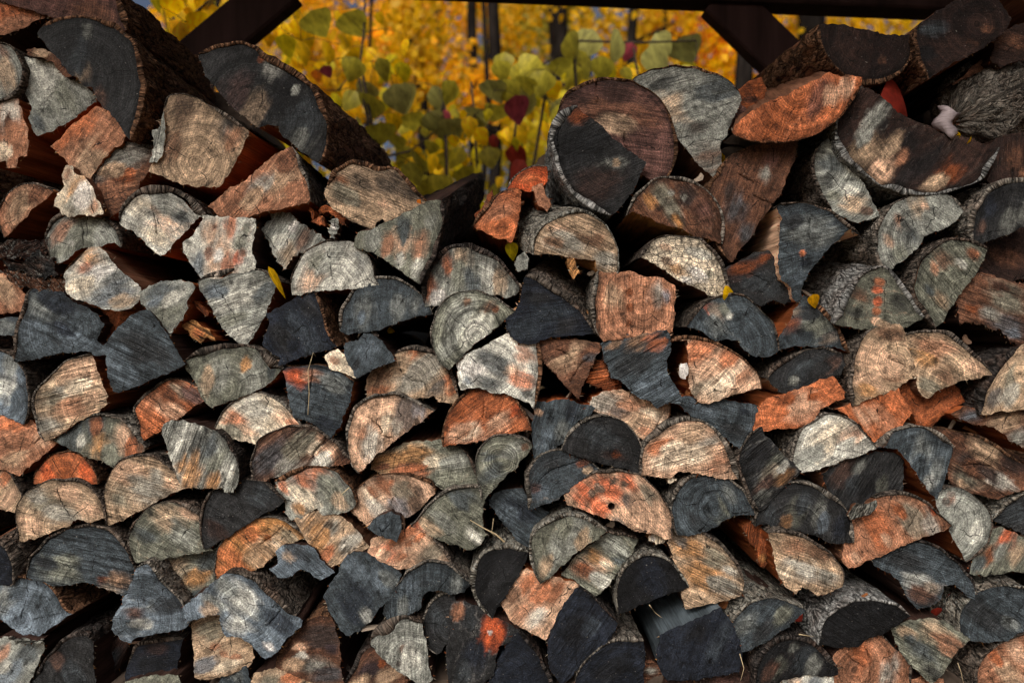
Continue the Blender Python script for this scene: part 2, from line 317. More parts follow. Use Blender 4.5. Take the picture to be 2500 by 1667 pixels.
LOGS = """
A1|96,-25 108,-6 114,6 119,16 118,26|116,27 90,21 66,19 45,13 30,9 8,2 -12,-10 -5,-30 60,-38|pb|90,10,16,br;40,0,20,pb|d1 kb th7 a-20 B2.2|purple-brown log cropped by the frame above the dark curved log, shaggy bark trailing behind
A1|43,29 48,25 58,20 75,18 92,21 108,25 120,35 129,50 134,68 136,85 134,102 128,120 122,131|115,120 104,106 93,95 88,84 80,81 74,74 68,71 56,58 47,46 39,35|dk|80,70,8,tn;73,52,13,sl;83,30,6,gy;95,95,8,br;60,35,20,dk|d-1.5 kb th5 a80 B2.2|large charcoal crescent log with a small cream break in its edge, overlapping a grey wedge
A1||24,58 44,60 56,64 68,73 80,84 91,94 80,104 62,117 45,125 37,127 30,112 33,104 28,90 26,75|gy|45,75,20,lg;60,95,15,go;38,118,8,sl|d1 crs a-60|pale grey wedge log tucked under the charcoal crescent log
A1|-10,45 5,45 12,49 17,57 19,67 18,78 14,86 8,91 -2,94|-12,92 -14,60|gy|4,50,7,br;6,70,12,tn|d0 kd th3|round grey log end cut off by the frame beside the pale grey wedge
A1||-8,4 15,9 33,12 40,17 34,20 15,28 -6,33 -20,35|pk|10,12,12,or;20,22,12,pk|d4 cdb a-10|pinkish split plank end under the purple-brown log in the top corner
A1||-20,-20 5,-20 8,2 14,8 -8,3 -20,2|br||d6 cdb|dim brown log end in the top corner above the pinkish plank end
A1||-8,99 8,97 16,97 17,103 20,112 23,125 24,140 23,147 16,149 15,157 8,158 6,152 -8,155|pk|8,108,11,lg;8,118,6,bk;10,135,14,pk;5,146,8,cr|d0 crs x.05 a88|crumbly pink and grey block end with rust-brown split side, below the round grey log
A1||52,140 63,130 78,116 92,106 101,106 108,114 115,122 117,131 114,139 106,141 101,149 97,151 90,163 84,172 76,171 71,164 66,153 60,147|pk|62,132,10,or;80,118,12,or;85,155,20,tn;105,130,12,pk|d1 crs a55|pinkish tan log with an orange upper edge under the charcoal crescent log's tip
A1|160,106 163,96 175,93 190,98 205,105 220,114 232,123|235,127 228,145 220,160 210,175 188,176 175,173 160,168 146,162 152,145 157,130|tn|175,103,12,db;215,120,10,sl;195,150,24,tn;222,135,10,pk;165,140,12,br|d-1 crs kd th5 x.05 a65 s.5|big tan split log with a broad dark brown side, below the shaggy bark
A2|-3,54 8,48 20,45 35,43 50,47 57,53 70,60 82,66 95,77 104,88 110,100 114,115 114,130 111,145 106,153|100,150 88,140 75,130 70,120 60,119 52,121 42,113 30,105 22,95 12,85 5,76|dk|66,66,9,lg;56,55,5,or;75,92,16,bk;95,112,16,sl;45,108,14,tn;30,90,14,pb;87,87,5,gy;92,135,12,gy|d0 kb th7 x.06 a60 B2.2|largest dark half log with thick shaggy brown bark, standing against the yellow leaves
A3|145,108 147,100 152,92 160,86 168,82 182,78 190,77 205,79 220,84 231,91 241,102 248,116 252,130 252,148 246,165 236,174|220,165 200,150 170,135 150,125|pb|200,110,22,br;215,140,22,pb;180,100,10,br;160,95,9,db;195,120,14,tn;200,86,14,db|d3 kb th4 a-8 s1.1|round purple-brown log end with a square notch at its top, behind a dark half log
A3|192,203 180,200 168,192 155,180 147,168 142,150 138,135 138,122 145,112 155,105 162,104|170,113 182,122 195,135 207,145 223,155 216,172 205,190|dk|195,160,9,gy;198,155,4,tn;165,110,8,rs;160,140,20,bk;180,180,18,db|d-1 ks th8 a25 cbr s1|dark half log with pale birch bark and an eye-like knot, before the round notched log
A4|19,80 24,75 35,71 50,67 62,66 75,67 85,70 100,76 110,82 117,90|118,98 113,110 108,120 104,130 100,137 100,165 97,171 90,165 80,156 70,143 60,130 54,115 47,100 38,90|gy|77,122,10,db;60,105,20,tn;90,95,20,gy;45,80,10,dk;100,85,14,sl;90,150,14,br|d4 kb th3 a15 s.8|tall grey-brown log end with a dark red stain, between the notched and orange logs
A4||117,95 122,103 128,113 120,119 112,124 106,128 105,122 110,112|pb||d7 cdb|small dim sliver end peeking out behind the tall grey-brown log
A4||120,90 125,83 138,78 142,88 138,100 133,108 126,110 122,100|rs|130,95,6,db|d9 cdb a0 s1|red-brown ridged chunk between the tall grey log and the bark-sided log
A5|128,38 125,52 117,65 105,74 90,78 78,77 65,70 55,60 48,50 43,40 42,27|60,27 80,31 100,35 125,36|vb|70,40,16,db;90,60,16,vb;100,58,4,br;58,50,8,db|d2 kb th5 x-.03 z.02 B1.4|dark brown half log lying flat side up, long furrowed bark under the shed beam
A4|234,77 233,85 225,97 215,110 200,122 185,129 170,133 150,134 130,131 118,127 115,124|120,117 135,106 150,97 165,92 180,84 195,78 204,73 215,77 225,76|or|195,95,12,pb;150,115,16,rs;210,90,9,pe;200,115,12,or;170,105,12,rs;222,85,8,pe|d-4 ko th3 cbr x.12 z.18 a70 s.6|orange-red crescent log lying with its split face up, before the dark bark-sided log
A5|147,72 140,62 134,48 133,36 136,25|150,15 165,6 176,-1 195,-6 205,0 215,12 220,20 216,28 205,38 195,45 175,55 160,63|vb|150,28,9,sl;185,42,5,br;205,20,14,db;165,45,16,db;200,28,5,br;140,50,8,bk|d1 kb th5 B1.3|dark reddish oblong log end leaning below the beam at the top corner
A5||212,36 225,27 240,24 245,45 235,53 215,62 205,55|db|225,40,10,br|d5 cdb a-20 s1|smooth brown plank end under the oblong dark reddish log
A5||185,66 200,56 212,55 216,60 200,66 180,73 170,78|br||d9 cdb|thin grey-brown split edge between the plank end and mossy bark
A5|209,141 205,150 198,163 190,170 175,177 160,182 140,184 120,182 100,175 85,165 72,155 62,145 58,130 60,115 68,100 78,88|82,85 92,90 105,100 115,110 130,117 145,122 155,128 170,130 185,134 200,140|db|78,150,16,tn;95,165,12,pe;134,158,17,bk;128,140,12,bk;120,170,8,bk;170,162,12,rs;101,119,5,bk;95,115,10,gy;82,98,10,db;150,175,9,tn;118,150,7,pk;185,145,16,db;110,140,10,tn;85,130,9,gy|d-1 ks th6 a50 s.7|wide bowl-shaped log with a round knot and black streaked stains, silvery bark on its rim
B1|6,87 2,78 1,65 5,55 12,47 22,42 33,41 42,44 48,48|40,56 30,64 22,72 12,83|pk|20,60,14,tn;35,48,8,br|d0 kd th3 crs a60|pinkish tan quarter log with a dark brown split side, at the frame edge
B1||62,35 65,25 70,25 72,32 80,34 85,40 90,50 94,58 95,64 88,66 75,65 68,68 62,66 60,60 55,58 58,48 63,42|cr|75,42,10,gd;66,30,6,pk;72,60,10,gy;90,60,6,pk;80,52,9,wh|d-2 cbr|small knobbly cream chunk stuck between the tan quarter log and a notched half log
B1|105,70 100,62 96,55 93,45 92,35 95,20 102,10 110,4 120,2 130,3 140,5 148,8|146,15 143,22 140,28 132,38 130,45 125,53 118,60 110,66|br|115,15,18,gy;110,50,18,pk;120,32,7,rs;108,26,8,tn;125,28,5,or|d1 kd th4 crs a15 s1|half log with dark rim, grey top and orange-brown ridged lower part with a ledge
B1|117,75 118,65 125,56 133,48 143,44 152,43 165,46 178,52 187,60 195,70|188,71 180,78 172,88 165,95 157,103 154,105 147,100 140,93 130,83 120,80|lg|135,60,12,cr;160,75,14,pe;175,70,9,sl;150,90,10,cr;155,55,14,gy|d-1 kd th8 g.6 crs a-30 r1|pale fan-shaped log with wavy rings and a thick loose dark bark rim
B1|50,110 48,98 47,88 50,78 55,73 62,69 72,67 83,67 92,70 102,75 110,83 114,93 113,99|107,94 98,97 88,99 78,98 72,104 65,109 55,112|gy|62,85,9,pk;85,85,18,go;68,96,4,lg;100,88,10,gy;55,105,8,go|d0 kd th5 g.5 crs a55|grey half log with a thin vertical crack above a bitten lower edge
B1|64,128 66,122 72,115 80,108 85,103|95,102 103,110 112,120 122,128 130,134 134,142 130,150 122,155 113,157 100,155 85,150 72,146 65,140 66,130|lg|85,112,12,gd;95,126,9,wh;78,136,10,cr;112,132,12,sl;105,145,14,bg;80,120,8,or;118,150,8,tn|d-1 kb th3 cbr a20|multicoloured log, golden on top, white across the middle and blue-grey below
B1||-8,125 6,128 14,133 21,143 28,155 24,158 -8,160|pk|5,140,10,tn|d1 crs a-60|pink split log end at the frame edge beneath dark bark debris
C1||-8,33 10,32 20,31 20,40 15,44 -8,45|sl|5,38,8,gy|d2 cdb|small grey plank end in a dark gap at the frame edge
B1||196,73 212,73 242,75 241,88 238,105 242,113 240,119 225,122 205,128 199,131 193,124 186,115 179,104 179,96 187,90 192,82|lg|202,85,9,pe;220,80,7,or;206,80,3,rs;212,110,14,pe;210,108,6,wh;230,95,8,go;228,110,6,rd;200,105,5,rs;190,115,9,bg;232,105,4,rs;236,82,5,go;218,118,8,or|d-1 cdb|square-ended log blotched orange, cream and grey-green with dark red spots
C1||137,8 145,2 155,-2 170,-3 182,-1 183,5 177,15 177,22 170,33 163,41 157,42 150,33 145,25 140,18 136,12|gy|155,3,10,sl;160,25,12,go;148,15,8,bg;165,12,8,lg|d-1 crs a30|small grey-green wedge log pointing down onto the striped slate wedge
C1|17,68 16,55 18,42 22,25 27,12 33,4 38,2|45,2 57,4 62,10 70,17 82,22 90,28 97,37 94,44 90,50 100,58 90,60 75,60 60,61 45,64 30,67 20,69|sl|40,20,12,gy;60,15,14,bb;75,50,18,bg;35,45,14,bg;80,30,12,sl;60,40,8,bb;90,40,10,sl|d0 kd th4 cdb a-25 s.9|big slate-blue log with a wavy broken edge, beside a rust-red split surface
C1||78,12 100,16 125,22 140,10 146,25 122,36 106,53 96,52 92,40 88,28|rs|110,25,10,or;100,40,10,rs|d5 crs a40|rust-red split log end in shadow between the slate-blue log and striped slate wedge
C1||130,28 142,26 148,33 155,42 165,58 175,73 170,76 155,82 140,88 128,93 115,98 110,97 107,88 104,72 104,66 92,65 92,61 100,60 108,50 116,40 124,32|sl|130,60,16,dk;120,80,14,bg;150,65,14,dk;110,60,10,bg;145,80,10,sl|d-2 cdb a-25 s1.3|dark slate wedge with pale slanting saw stripes, over the tan striped half log
C1|45,145 40,138 36,125 34,112 36,102 40,96 47,88 56,80 65,73 75,70 86,68|88,72 93,85 97,98 100,105 100,112 92,118 82,123 70,130 58,138 50,143|tn|80,80,14,pe;50,105,12,go;70,115,12,pk;45,130,10,gy;90,105,8,pe;60,100,8,gy;75,95,10,cr|d0 kg th3 crs a15 s1.3|tan and grey log with bold slanting saw lines, under the striped slate wedge
C1|-8,62 3,64 12,70 19,80 23,92 25,105 24,118 21,128|18,128 10,124 0,120 -12,118 -12,64|bg|5,95,12,lg;10,75,8,gy;15,110,9,sl|d0 kd th3|blue-grey rounded log end at the frame edge above a pink split log
C1|178,74 186,66 197,61 210,58 225,57 240,60 252,66 262,73 268,79|264,83 256,92 244,98 231,103 216,108 205,112 198,108 194,100 189,90 183,81|go|215,80,12,gy;245,85,14,gy;200,90,8,tn;235,75,6,gd;260,82,6,sl|d-1 kd th9 g.5 crs a80|smooth olive-grey fan-shaped log under a thick arched bark slab
C1|138,143 134,130 131,118 136,110 143,102 152,95 162,91 172,91 182,95 190,102 194,107|192,110 180,118 170,125 158,133 148,139 140,144|or|175,100,12,go;150,110,12,pk;165,118,12,pe;145,135,8,or;185,105,8,sl;160,105,8,br|d0 kd th3 cbr a-35 s1.4|orange half log with grey top and straight slanting grooves, fibrous lower edge
D1|54,28 60,20 68,14 77,9 88,6 100,7 112,11 122,18 130,26 136,35|135,38 125,41 119,46 117,49 108,52 100,48 88,44 78,41 66,35 55,30|go|65,25,14,sl;90,15,12,sl;118,28,12,pe;128,35,9,or;95,35,14,gd;78,30,5,lg;105,42,9,go;92,13,7,rs|d0 kg th4 cbr a80|half log fading from dark grey through olive to orange at its tip
D1||-8,4 5,7 20,11 30,13 38,18 46,26 53,32 45,38 35,46 25,55 19,60 10,56 0,53 -8,52|pk|12,14,14,or;25,25,10,pk;15,48,10,tn;42,28,9,pe;5,30,10,pk|d1 crs p15,54 r1|pink log with rings at its lower point and short black checks, at the frame edge
D1|0,56 8,63 14,72 17,83 17,95 15,96|0,92 -10,90 -12,55|tn|5,62,7,or;8,85,8,pe|d1 kd th3 cdb|tan quarter log with orange rim at the frame edge above rough grey bark
D1|35,68 36,60 42,53 50,46 58,43 66,42 75,45 82,52 87,58 90,65 90,68|70,68 50,68|or|62,64,10,cr;60,50,14,or;45,60,8,rd;82,60,7,rd;62,57,12,rs|d1 kb th2 cdb p62,70 r.6|small orange half-moon log with a cream centre, resting on a tan half log
D1|21,123 19,110 18,100 21,90 27,82 35,76 45,71 58,69 70,69 80,73 88,80 93,88 96,95 98,102|92,104 82,106 73,104 65,109 55,113 40,119 25,123|tn|40,85,16,go;65,80,10,pe;85,95,8,pe;30,110,8,pe;55,100,14,gy;35,78,10,gy|d0 kd th3 crs a-12 s.8|cream-grey half log with dark hairline cracks directly under the small orange half-moon log
D1|106,107 103,95 101,85 103,72 108,62 115,53 123,48 132,46 145,47 158,54 166,61 172,69 178,74|170,77 160,82 148,87 135,94 120,102 108,107|tn|125,60,12,pe;140,75,18,gy;165,72,8,pe;115,85,10,go;150,65,8,gy|d0.5 kd th3 crs a-15 s1.2|large tan-grey half log with parallel saw lines, tucked under the gold-stained block
D1|205,22 215,30 222,42 226,55 226,65|220,75 213,75 210,72 195,73 180,72 175,70 170,60 166,48 163,38 160,28 158,22 160,17 168,13 178,13 192,18|gy|178,25,12,lg;190,32,10,dk;185,60,14,gd;175,52,8,gd;205,50,12,go;215,60,7,lg;200,35,9,sl;170,40,7,lg;205,68,8,gd|d-2 kk th3 cdb a70 s1.6|grey log with golden-brown stained corner and coarse vertical grooves
D1|130,140 126,130 126,120 130,110 137,102 147,95 158,91 170,92 182,96 192,103 194,110 195,120|200,132 190,134 175,136 160,139 145,141 133,142|go|160,105,14,tn;175,120,12,gy;140,120,10,sl;150,135,10,go;180,100,8,pe|d0 kd th4 cdb a-30 s1.2|grey half log with pale diagonal streaks, beside the charcoal half log's dark face
D2|2,130 -1,120 -2,105 0,95 4,86 10,78 18,73 30,70 42,70 55,73 65,80 73,87|72,89 60,97 48,104 35,112 22,120 10,128|dk|30,90,22,dk;55,85,10,sl;10,115,10,db|d-1 kd th3 cdb a-30 s.7|plain charcoal half log with faint grain, above the orange-tipped golden log
E1|28,55 30,40 38,30 50,18 62,12 72,9 85,8 98,10 108,16 116,26 122,36 126,45 127,55|124,70 120,73 112,69 100,64 88,60 75,59 60,62 48,60 35,56|sl|80,35,22,sl;60,45,16,go;100,58,6,rs;112,60,9,gd;105,65,7,tn;45,40,10,dk;90,20,16,sl|d0 kd th3 cdb a-12 s1.5|large dark slate half log with a tan corner and rust streak low on one side
E1|-5,25 3,28 8,38 10,48 9,58 7,60|-10,58 -12,28|bb||d0 kd th3 x.1 z.12 B1.3|blue-black rounded sliver at the frame edge below rough grey bark
E1|0,60 10,58 20,57 33,60 43,65 52,73 58,82 63,88 67,89|60,94 50,100 40,107 32,114 26,114 18,106 8,98 -4,90 -15,80 -12,62|bg|5,75,12,gy;35,85,18,sl;50,85,10,sl;25,105,10,bg;20,65,10,sl|d0 kb th3 cbr x.03 a65|blue-grey quarter log with brown bark and a fine dark check, low at the frame edge
E1||-8,122 5,115 20,117 40,120 40,124 36,133 31,145 26,158 22,165 -8,165|gy|0,130,8,pk;25,128,10,sl;10,150,12,bg;5,140,8,lg|d1 cdb a50|pale log end fading to slate at the bottom frame corner under a peeling bark strip
E1|35,150 42,138 52,125 65,115 80,112 87,120|87,140 90,165 33,165|dk|60,140,12,bk;55,135,7,br;70,150,10,sl|d2 kk th5 cdb B1.5|crusty black log with brown crumbling patches at the bottom of the pile
E1|133,49 142,44 152,56 162,68 172,80 180,90 178,98|172,104 160,105 150,107 140,108 128,111 127,114 118,111 113,106 110,103 111,95 118,83 124,68 130,55|bg|128,90,7,br;147,87,7,gy;155,98,14,bg;140,65,12,sl;160,80,12,dk;120,100,10,sl;135,100,8,lg|d-2 kg th6 cdb a5|triangular blue-grey log with flaking scabs and lichen-crusted bark edge
E1||147,37 160,36 180,34 195,31 208,30 209,45 204,58 198,68 190,75 182,82 175,76 168,65 158,52 150,43|go|165,45,10,tn;190,55,10,gd;190,70,8,sl;200,40,9,sl|d3 cdb p185,62 r1.3|olive-grey log with tight curved growth rings, wedged beside the triangular blue-grey log
E2|22,54 34,54 46,59 60,70 72,80 85,92|90,97 89,102 80,108 75,112 72,118 68,124 62,128 57,130 50,124 42,117 35,112 22,110 18,105 16,98 16,91 5,92 -5,95 -14,97 -17,93 -17,85 -10,78 0,70 10,62|bg|35,78,14,lg;10,80,9,gy;60,95,14,sl;75,100,12,bb;30,100,10,lg;50,115,9,bg;62,122,6,wh;5,88,7,tn;20,65,8,gy|d-2 kd th5 cdb z.03 p33,80 r1.2 a-40|long bent blue-grey log with a bright ringed centre and dark gnarled bark behind
E2||-8,95 5,93 15,92 16,100 18,107 28,112 36,114 42,122 45,130 42,137 30,143 15,148 2,150 -7,148 -7,135 -8,120 -10,105|tn|5,105,10,go;10,122,5,pk;18,128,4,pk;30,132,5,pk;0,140,8,bg;25,120,8,tn;20,138,9,cr|d1 cdb a20 s.8|tan log end with scattered pinkish spots below the long bent blue-grey log
E2||14,158 20,148 28,142 38,143 42,155 45,168 10,168|sl|30,150,6,gy|d2 cdb|small dark slate wedge end at the very bottom beneath the pink-spotted tan log
E2||50,150 65,146 80,146 95,150 105,157 115,168 45,168|tn|85,152,8,or;60,155,8,go|d2 cdb|light tan log top with an orange patch, cropped by the bottom frame edge
E1|124,140 128,130 132,122 145,118 160,117 172,118|170,124 168,135 166,148 150,149 135,151 123,153|bb|150,125,8,db;145,140,12,bk|d2 kd th4 cdb|square black-faced log with brown crusted bark on top, low beside the pink-spotted tan log
E1||123,156 150,151 168,151 172,165 122,165|go||d0 cdb|dull olive log top cropped by the bottom frame under the square black-faced log
E1||90,150 105,120 120,110 118,130 105,157 90,168|db|105,135,8,sl|d9 cdb a55 s1.5|dark grey split log lying deep in the gap below the triangular blue-grey log
D2|15,162 12,150 14,135 20,124 33,113 48,107 62,106 75,109 86,116 93,123|84,128 74,134 64,141 56,148 45,152 30,156 20,160|gd|22,140,14,or;45,118,14,or;60,135,14,tn;80,120,10,go;50,145,10,tn;70,125,9,cr;15,155,7,or;60,122,4,rs|d0.5 kg th2 cbr a-40 s.8|golden-orange quarter log paling to tan, a red vein across it, beneath the charcoal half log
D2|70,70 80,63 90,59 100,57 110,57 122,61 130,67 138,76 143,86 141,92|135,95 125,97 112,98 107,93 98,97 93,101 85,102 79,97 80,90 77,82 73,76|gy|95,65,12,or;110,64,9,or;78,73,6,or;95,85,12,cr;120,80,14,go;90,95,6,gd;130,88,7,tn|d-1 kb th5 g.4 cbr a-50|grey-cream half log with an orange top rim and ragged chewed bottom edge
D2|47,70 47,58 48,45 53,33 60,26 70,21 82,18 95,18 105,20 115,26 125,33 133,42 139,48|134,51 125,53 112,55 105,53 98,54 90,58 80,60 65,64 50,69|br|70,45,20,sl;100,30,10,pe;118,42,9,pe;80,55,12,gy;112,50,8,lg;90,35,12,go;105,36,6,cr|d-0.5 kd th5 g.4 cdb a40 s1.4|weathered brown half log split by a jagged black crack near one end
C2|11,140 13,133 18,124 25,114 35,107 47,104 58,105 70,110 80,118 86,126 90,133|88,136 75,138 62,143 55,147 45,146 30,144 18,144|cr|30,128,9,or;40,138,8,pe;75,125,9,pe;50,118,16,lg;25,138,8,go;84,130,5,or|d0 kg th3 cdb a-30 s.7|cream half log with orange streaks and thin grey bark, next to the cracked slate block
C2|78,78 100,78 118,79 130,84 140,92|138,100 135,112 130,122 127,132 122,138 119,142 113,136 105,130 97,127 88,124 85,115 82,105 81,92|sl|90,87,11,rd;105,88,9,pk;120,92,10,gy;110,105,14,sl;100,115,14,sl;115,130,10,bb;125,98,8,gy|d-1 kb th2 crs a-15 s1.1|slate block with a red-orange top corner and a long vertical crack, brown split side
C2|102,3 107,12 111,24 114,36 118,46 124,55|112,60 96,64 82,69 72,72 74,66 66,60 58,54 61,45 65,34 62,27 75,20 88,12|bb|95,45,16,sl;75,50,10,dk;100,20,10,dk;85,60,8,bb|d-1 kb th4 x.04 cdb a-60 s.7|blue-black kite-shaped log with brown bark along one edge, over a curled strip
C2|-4,-2 4,-8 14,-12 28,-14 42,-14 56,-12 66,-6 69,-2|65,3 61,13 57,25 51,36 44,48 38,54 30,50 22,42 15,33 9,22 3,11|gy|30,10,16,lg;45,25,12,gy;35,45,8,lg;10,5,9,bg;55,5,9,sl;25,30,10,go|d-0.5 kd th8 g.5 crs p38,55 a20 s1|grey fan-shaped log with rays spreading from its foot, thick dark arched bark
B2|87,142 86,130 89,120 94,110 102,103 112,98 122,96 135,97 146,100 153,108 158,118 160,127 164,133|155,135 140,137 120,138 105,139 95,142|lg|105,125,12,pe;120,110,14,gy;145,115,10,sl;98,135,8,pe;130,125,12,lg;105,112,8,go|d-1 kd th2 crs a60|speckled pale grey half log with a small pink scratch, under reddish splinters
C2|132,40 131,28 134,18 140,9 148,1 158,-4 172,-7 185,-5 196,0 205,8 212,18 215,25|205,27 190,30 178,34 170,38 155,40 140,42|sl|150,25,10,gy;175,10,16,sl;200,15,9,gy;150,30,5,bg;185,20,8,gy|d0 kg th3 cdb a85 r.6|smooth dark grey half log with faint rings, between the speckled pale and greenish half logs
B2|224,58 225,72 223,88 219,103 212,118 205,132|200,129 190,122 180,115 170,108 160,103 150,101 146,98 147,90 152,85 162,84 172,78 185,72 200,65 212,59|go|185,95,10,pe;175,98,7,pk;205,100,10,pk;190,80,10,sl;215,75,7,gy;187,112,6,lg;160,92,8,gy;205,120,7,lg|d-2 kk th5 x.07 z.16 cdb B1.8 a80|grey wedge log with rosy stains, tall rough black bark rising behind against the leaves
B2|120,40 125,30 130,25 142,20 155,20 165,25 178,25 190,32 200,44 208,54 213,58|205,62 195,62 188,66 180,72 177,75 170,70 164,72 163,79 150,75 138,70 128,63 120,56 118,48|tn|150,38,16,dk;175,40,12,dk;195,50,9,dk;145,58,12,tn;128,35,7,rs;172,58,6,pe;135,50,10,go;185,62,7,tn|d1 kb th9 cdb a-25 s1.5 B1.3|weathered tan log with dark furrowed upper half, below the largest dark half log
B2|82,6 86,12 90,22 95,33 97,45 98,54|90,56 75,59 60,63 48,66 35,70 22,72 15,65 6,58 15,52 27,42 35,40 42,33 55,22 68,12|pk|70,35,14,tn;55,40,10,gy;85,45,8,pk;30,58,10,br;45,55,9,tn;78,18,8,br|d-1 kg th3 crs a50 s.8|rough pinkish wedge log with a splintery tail, below the big tan split log
B2||66,68 75,67 85,72 93,80 108,88 112,93 100,100 88,103 82,110 78,118 72,112 70,105 65,98 60,88 58,82 65,75|gy|75,80,10,gy;95,90,9,br;80,105,8,tn;70,95,8,lg;85,80,5,wh|d2 cbr a60 s1.5 J2|splintered grey-brown block with frayed fibres, between the blotched square log and weathered log
B3|63,77 68,68 75,60 83,52 92,47 100,46 104,49|103,60 101,75 99,87 95,91 85,88 72,83 66,80|or|85,65,14,pk;90,80,8,or;75,78,6,or|d2 kb th3 crs a25|clean orange quarter log standing just below the gap of yellow leaves
B3|96,42 100,35 108,28 118,24 128,24|130,35 125,40 115,43 105,42|rd|115,33,8,or|d6 kg th3 crs|small bright orange log top beside the birch bark, against the leaves
B3||119,43 127,42 130,52 133,57 130,61 124,58|pk||d4 crs|little pinkish split stick end leaning under the birch-barked dark log
B3|121,106 120,97 123,88 130,80 140,73 152,68 165,67 177,72 187,82 193,92 197,102 197,115 193,129|185,125 178,119 176,110 165,110 150,108 135,106|tn|145,82,9,pe;155,95,14,gy;175,90,10,br;185,110,9,gy;135,95,8,br;165,78,10,tn|d-1 kl th4 x-.14 z.12 cgd a-25 s1.3|tan half log with frosty white lichen on its bark and a hollowed underside
B3|17,150 14,140 15,130 19,118 25,110 35,103 48,99 60,100 72,104 82,111 92,120 100,130 102,138|98,143 90,145 82,142 70,147 55,146 40,150 28,153 18,153|gy|19,140,7,or;50,110,10,tn;45,125,14,go;75,125,12,lg;24,148,6,wh;31,146,5,wh;60,135,10,sl;35,115,7,or;85,130,9,tn|d0 kk th6 cdb a85 s1|grey-cream log with an orange flank and a white fungus patch at its bottom corner
C3|40,76 30,68 25,55 23,43 25,33 29,23 36,14 46,9 58,7 70,8 82,13 92,20 98,25|88,33 78,42 68,50 58,58 48,68|go|60,40,14,lg;75,20,6,br;50,25,14,gy;82,22,4,rs;55,14,4,br;40,55,10,gy|d-1 kg th2 crs p64,46 r1.6 a60|pale greenish half log with clear concentric rings, beside the blue-black triangular log
C3|112,-7 122,-9 135,-1 145,8 155,16 163,25 170,33 174,43|160,44 145,45 128,48 115,52 108,52 102,48 96,38 95,30 103,23 108,15|bb|135,25,16,sl;110,40,10,sl;125,10,9,dk;150,35,9,dk|d-1 kd th6 cgd z.13 x.10 a8 s.8|blue-black triangular log with thick mossy bark edged in pink, next to the greenish ringed log
C4|-11,45 -17,35 -19,15 -17,0 -12,-12|-6,-10 5,-10 14,-12 27,-8 42,-6 54,1 55,15 54,30 53,41 40,43 25,44 12,46 0,47 -8,49|pk|0,10,9,tn;15,20,4,rs;14,5,4,rs;13,35,4,rs;40,5,9,gy;50,10,6,bg;30,30,10,pk;5,30,8,pk|d-1 kg th6 g.5 cdb a88 s.9|pink square-ended log with a rust groove down its middle and loose grey bark
C4||-10,57 -5,52 10,50 25,46 48,44 51,52 52,62 48,72 47,80 53,88 58,96 61,105 60,109 50,108 45,110 38,113 34,106 25,104 15,97 8,89 0,86 -3,77 -8,68|sl|20,54,9,gd;38,54,8,or;0,55,6,gd;48,52,4,or;25,72,10,dk;35,95,12,bg;50,100,8,bg;10,75,10,dk|d-1 cdb a30 s1.4|slate-blue fan log with an orange and gold stained top edge under the pink square log
C4|55,55 65,50 80,50 95,54 108,60 120,68 130,77 136,88 138,95|125,97 112,101 102,105 92,108 80,107 74,95 72,80 72,65 72,54|pe|85,60,12,or;110,68,9,or;85,95,12,cr;105,90,14,cr;125,85,7,pk;78,100,7,go;90,78,10,pe|d-0.5 kb th4 crs p76,108 a45 s1|cream fan-shaped log glowing orange at the top, a white chip at its side
C4|72,38 78,28 85,20 92,15 102,11 115,10 125,12 135,20 142,27 150,35 153,45 155,58|150,62 140,64 130,62 122,58 118,50 108,48 98,50 90,45 80,40|sl|92,22,6,rd;98,26,7,tn;100,35,10,gy;125,35,16,sl;105,22,5,go;140,50,10,sl;110,28,4,lg|d-1 kd th3 cdb a-60 s.6|smooth slate half log with a pale band and a red fleck near its top
C4|182,10 188,13 196,20 205,28 212,37 217,48 222,60|213,55 205,55 190,55 175,54 165,56 156,58 160,48 166,38 172,27 178,17|sl|165,35,9,rs;172,25,6,tn;195,40,12,go;205,50,8,tn;180,50,10,sl;190,25,9,dk|d0 kb th5 crs a20|slate quarter log with a rusty flank and hooked dark bark, below a silvery birch log
C4|150,87 155,80 163,72 175,66 188,63 200,62 215,66|217,75 213,85 205,87 195,92 182,97 175,100 166,104 158,96|dk|180,82,12,sl;205,75,9,br;172,90,5,gy;195,80,8,dk|d1 kd th4 ctn a40|black-grey lens-shaped log with a pale scar, resting on a long orange slab
C4||206,89 213,96 216,100 217,107 205,111 195,117 188,128 175,132 160,132 145,135 136,134 138,125 140,115 150,106 165,103 180,98 195,92|or|180,115,14,pe;150,120,10,or;165,108,9,rs;205,102,8,or;190,105,5,rs|d0 crs p185,125 r.8 a15|long orange slab end with a fuzzy sawn lower edge
C5|74,111 72,100 72,85 73,75 76,62 80,55 87,47 95,42|105,39 115,38 119,45 122,58 126,70 129,83 120,90 110,97 95,102 85,107|tn|105,45,10,br;110,84,5,db;108,84,9,br;95,70,14,pe;85,90,10,pe;110,60,9,tn;85,100,8,gd|d-1 kd th4 crs a-15|golden tan log with a dark knot low on its face, dark bark on one flank
C5|123,50 135,45 150,45 165,47 178,57 190,68 200,80 202,83|197,84 187,87 177,88 165,92 155,95 150,100 146,104 138,101 135,93 134,82 133,72 128,62|tn|150,60,14,pk;170,75,12,tn;145,95,7,go;185,78,9,pe;140,70,9,gd;160,85,9,br|d-1 kd th5 cbr a-25 s1|tan fan-shaped log with slanting grain and grey bark roof, beside the knotted golden log
C5||58,118 65,115 75,112 90,104 105,100 112,98 115,105 120,112 126,120 120,128 113,135 105,141 97,147 93,149 85,138 75,128 66,122|or|95,115,14,rs;100,130,12,pk;110,110,9,or;85,125,9,pe|d0.5 cbr a-55|orange-tan log end shaped like a broad arrow, under the knotted golden log
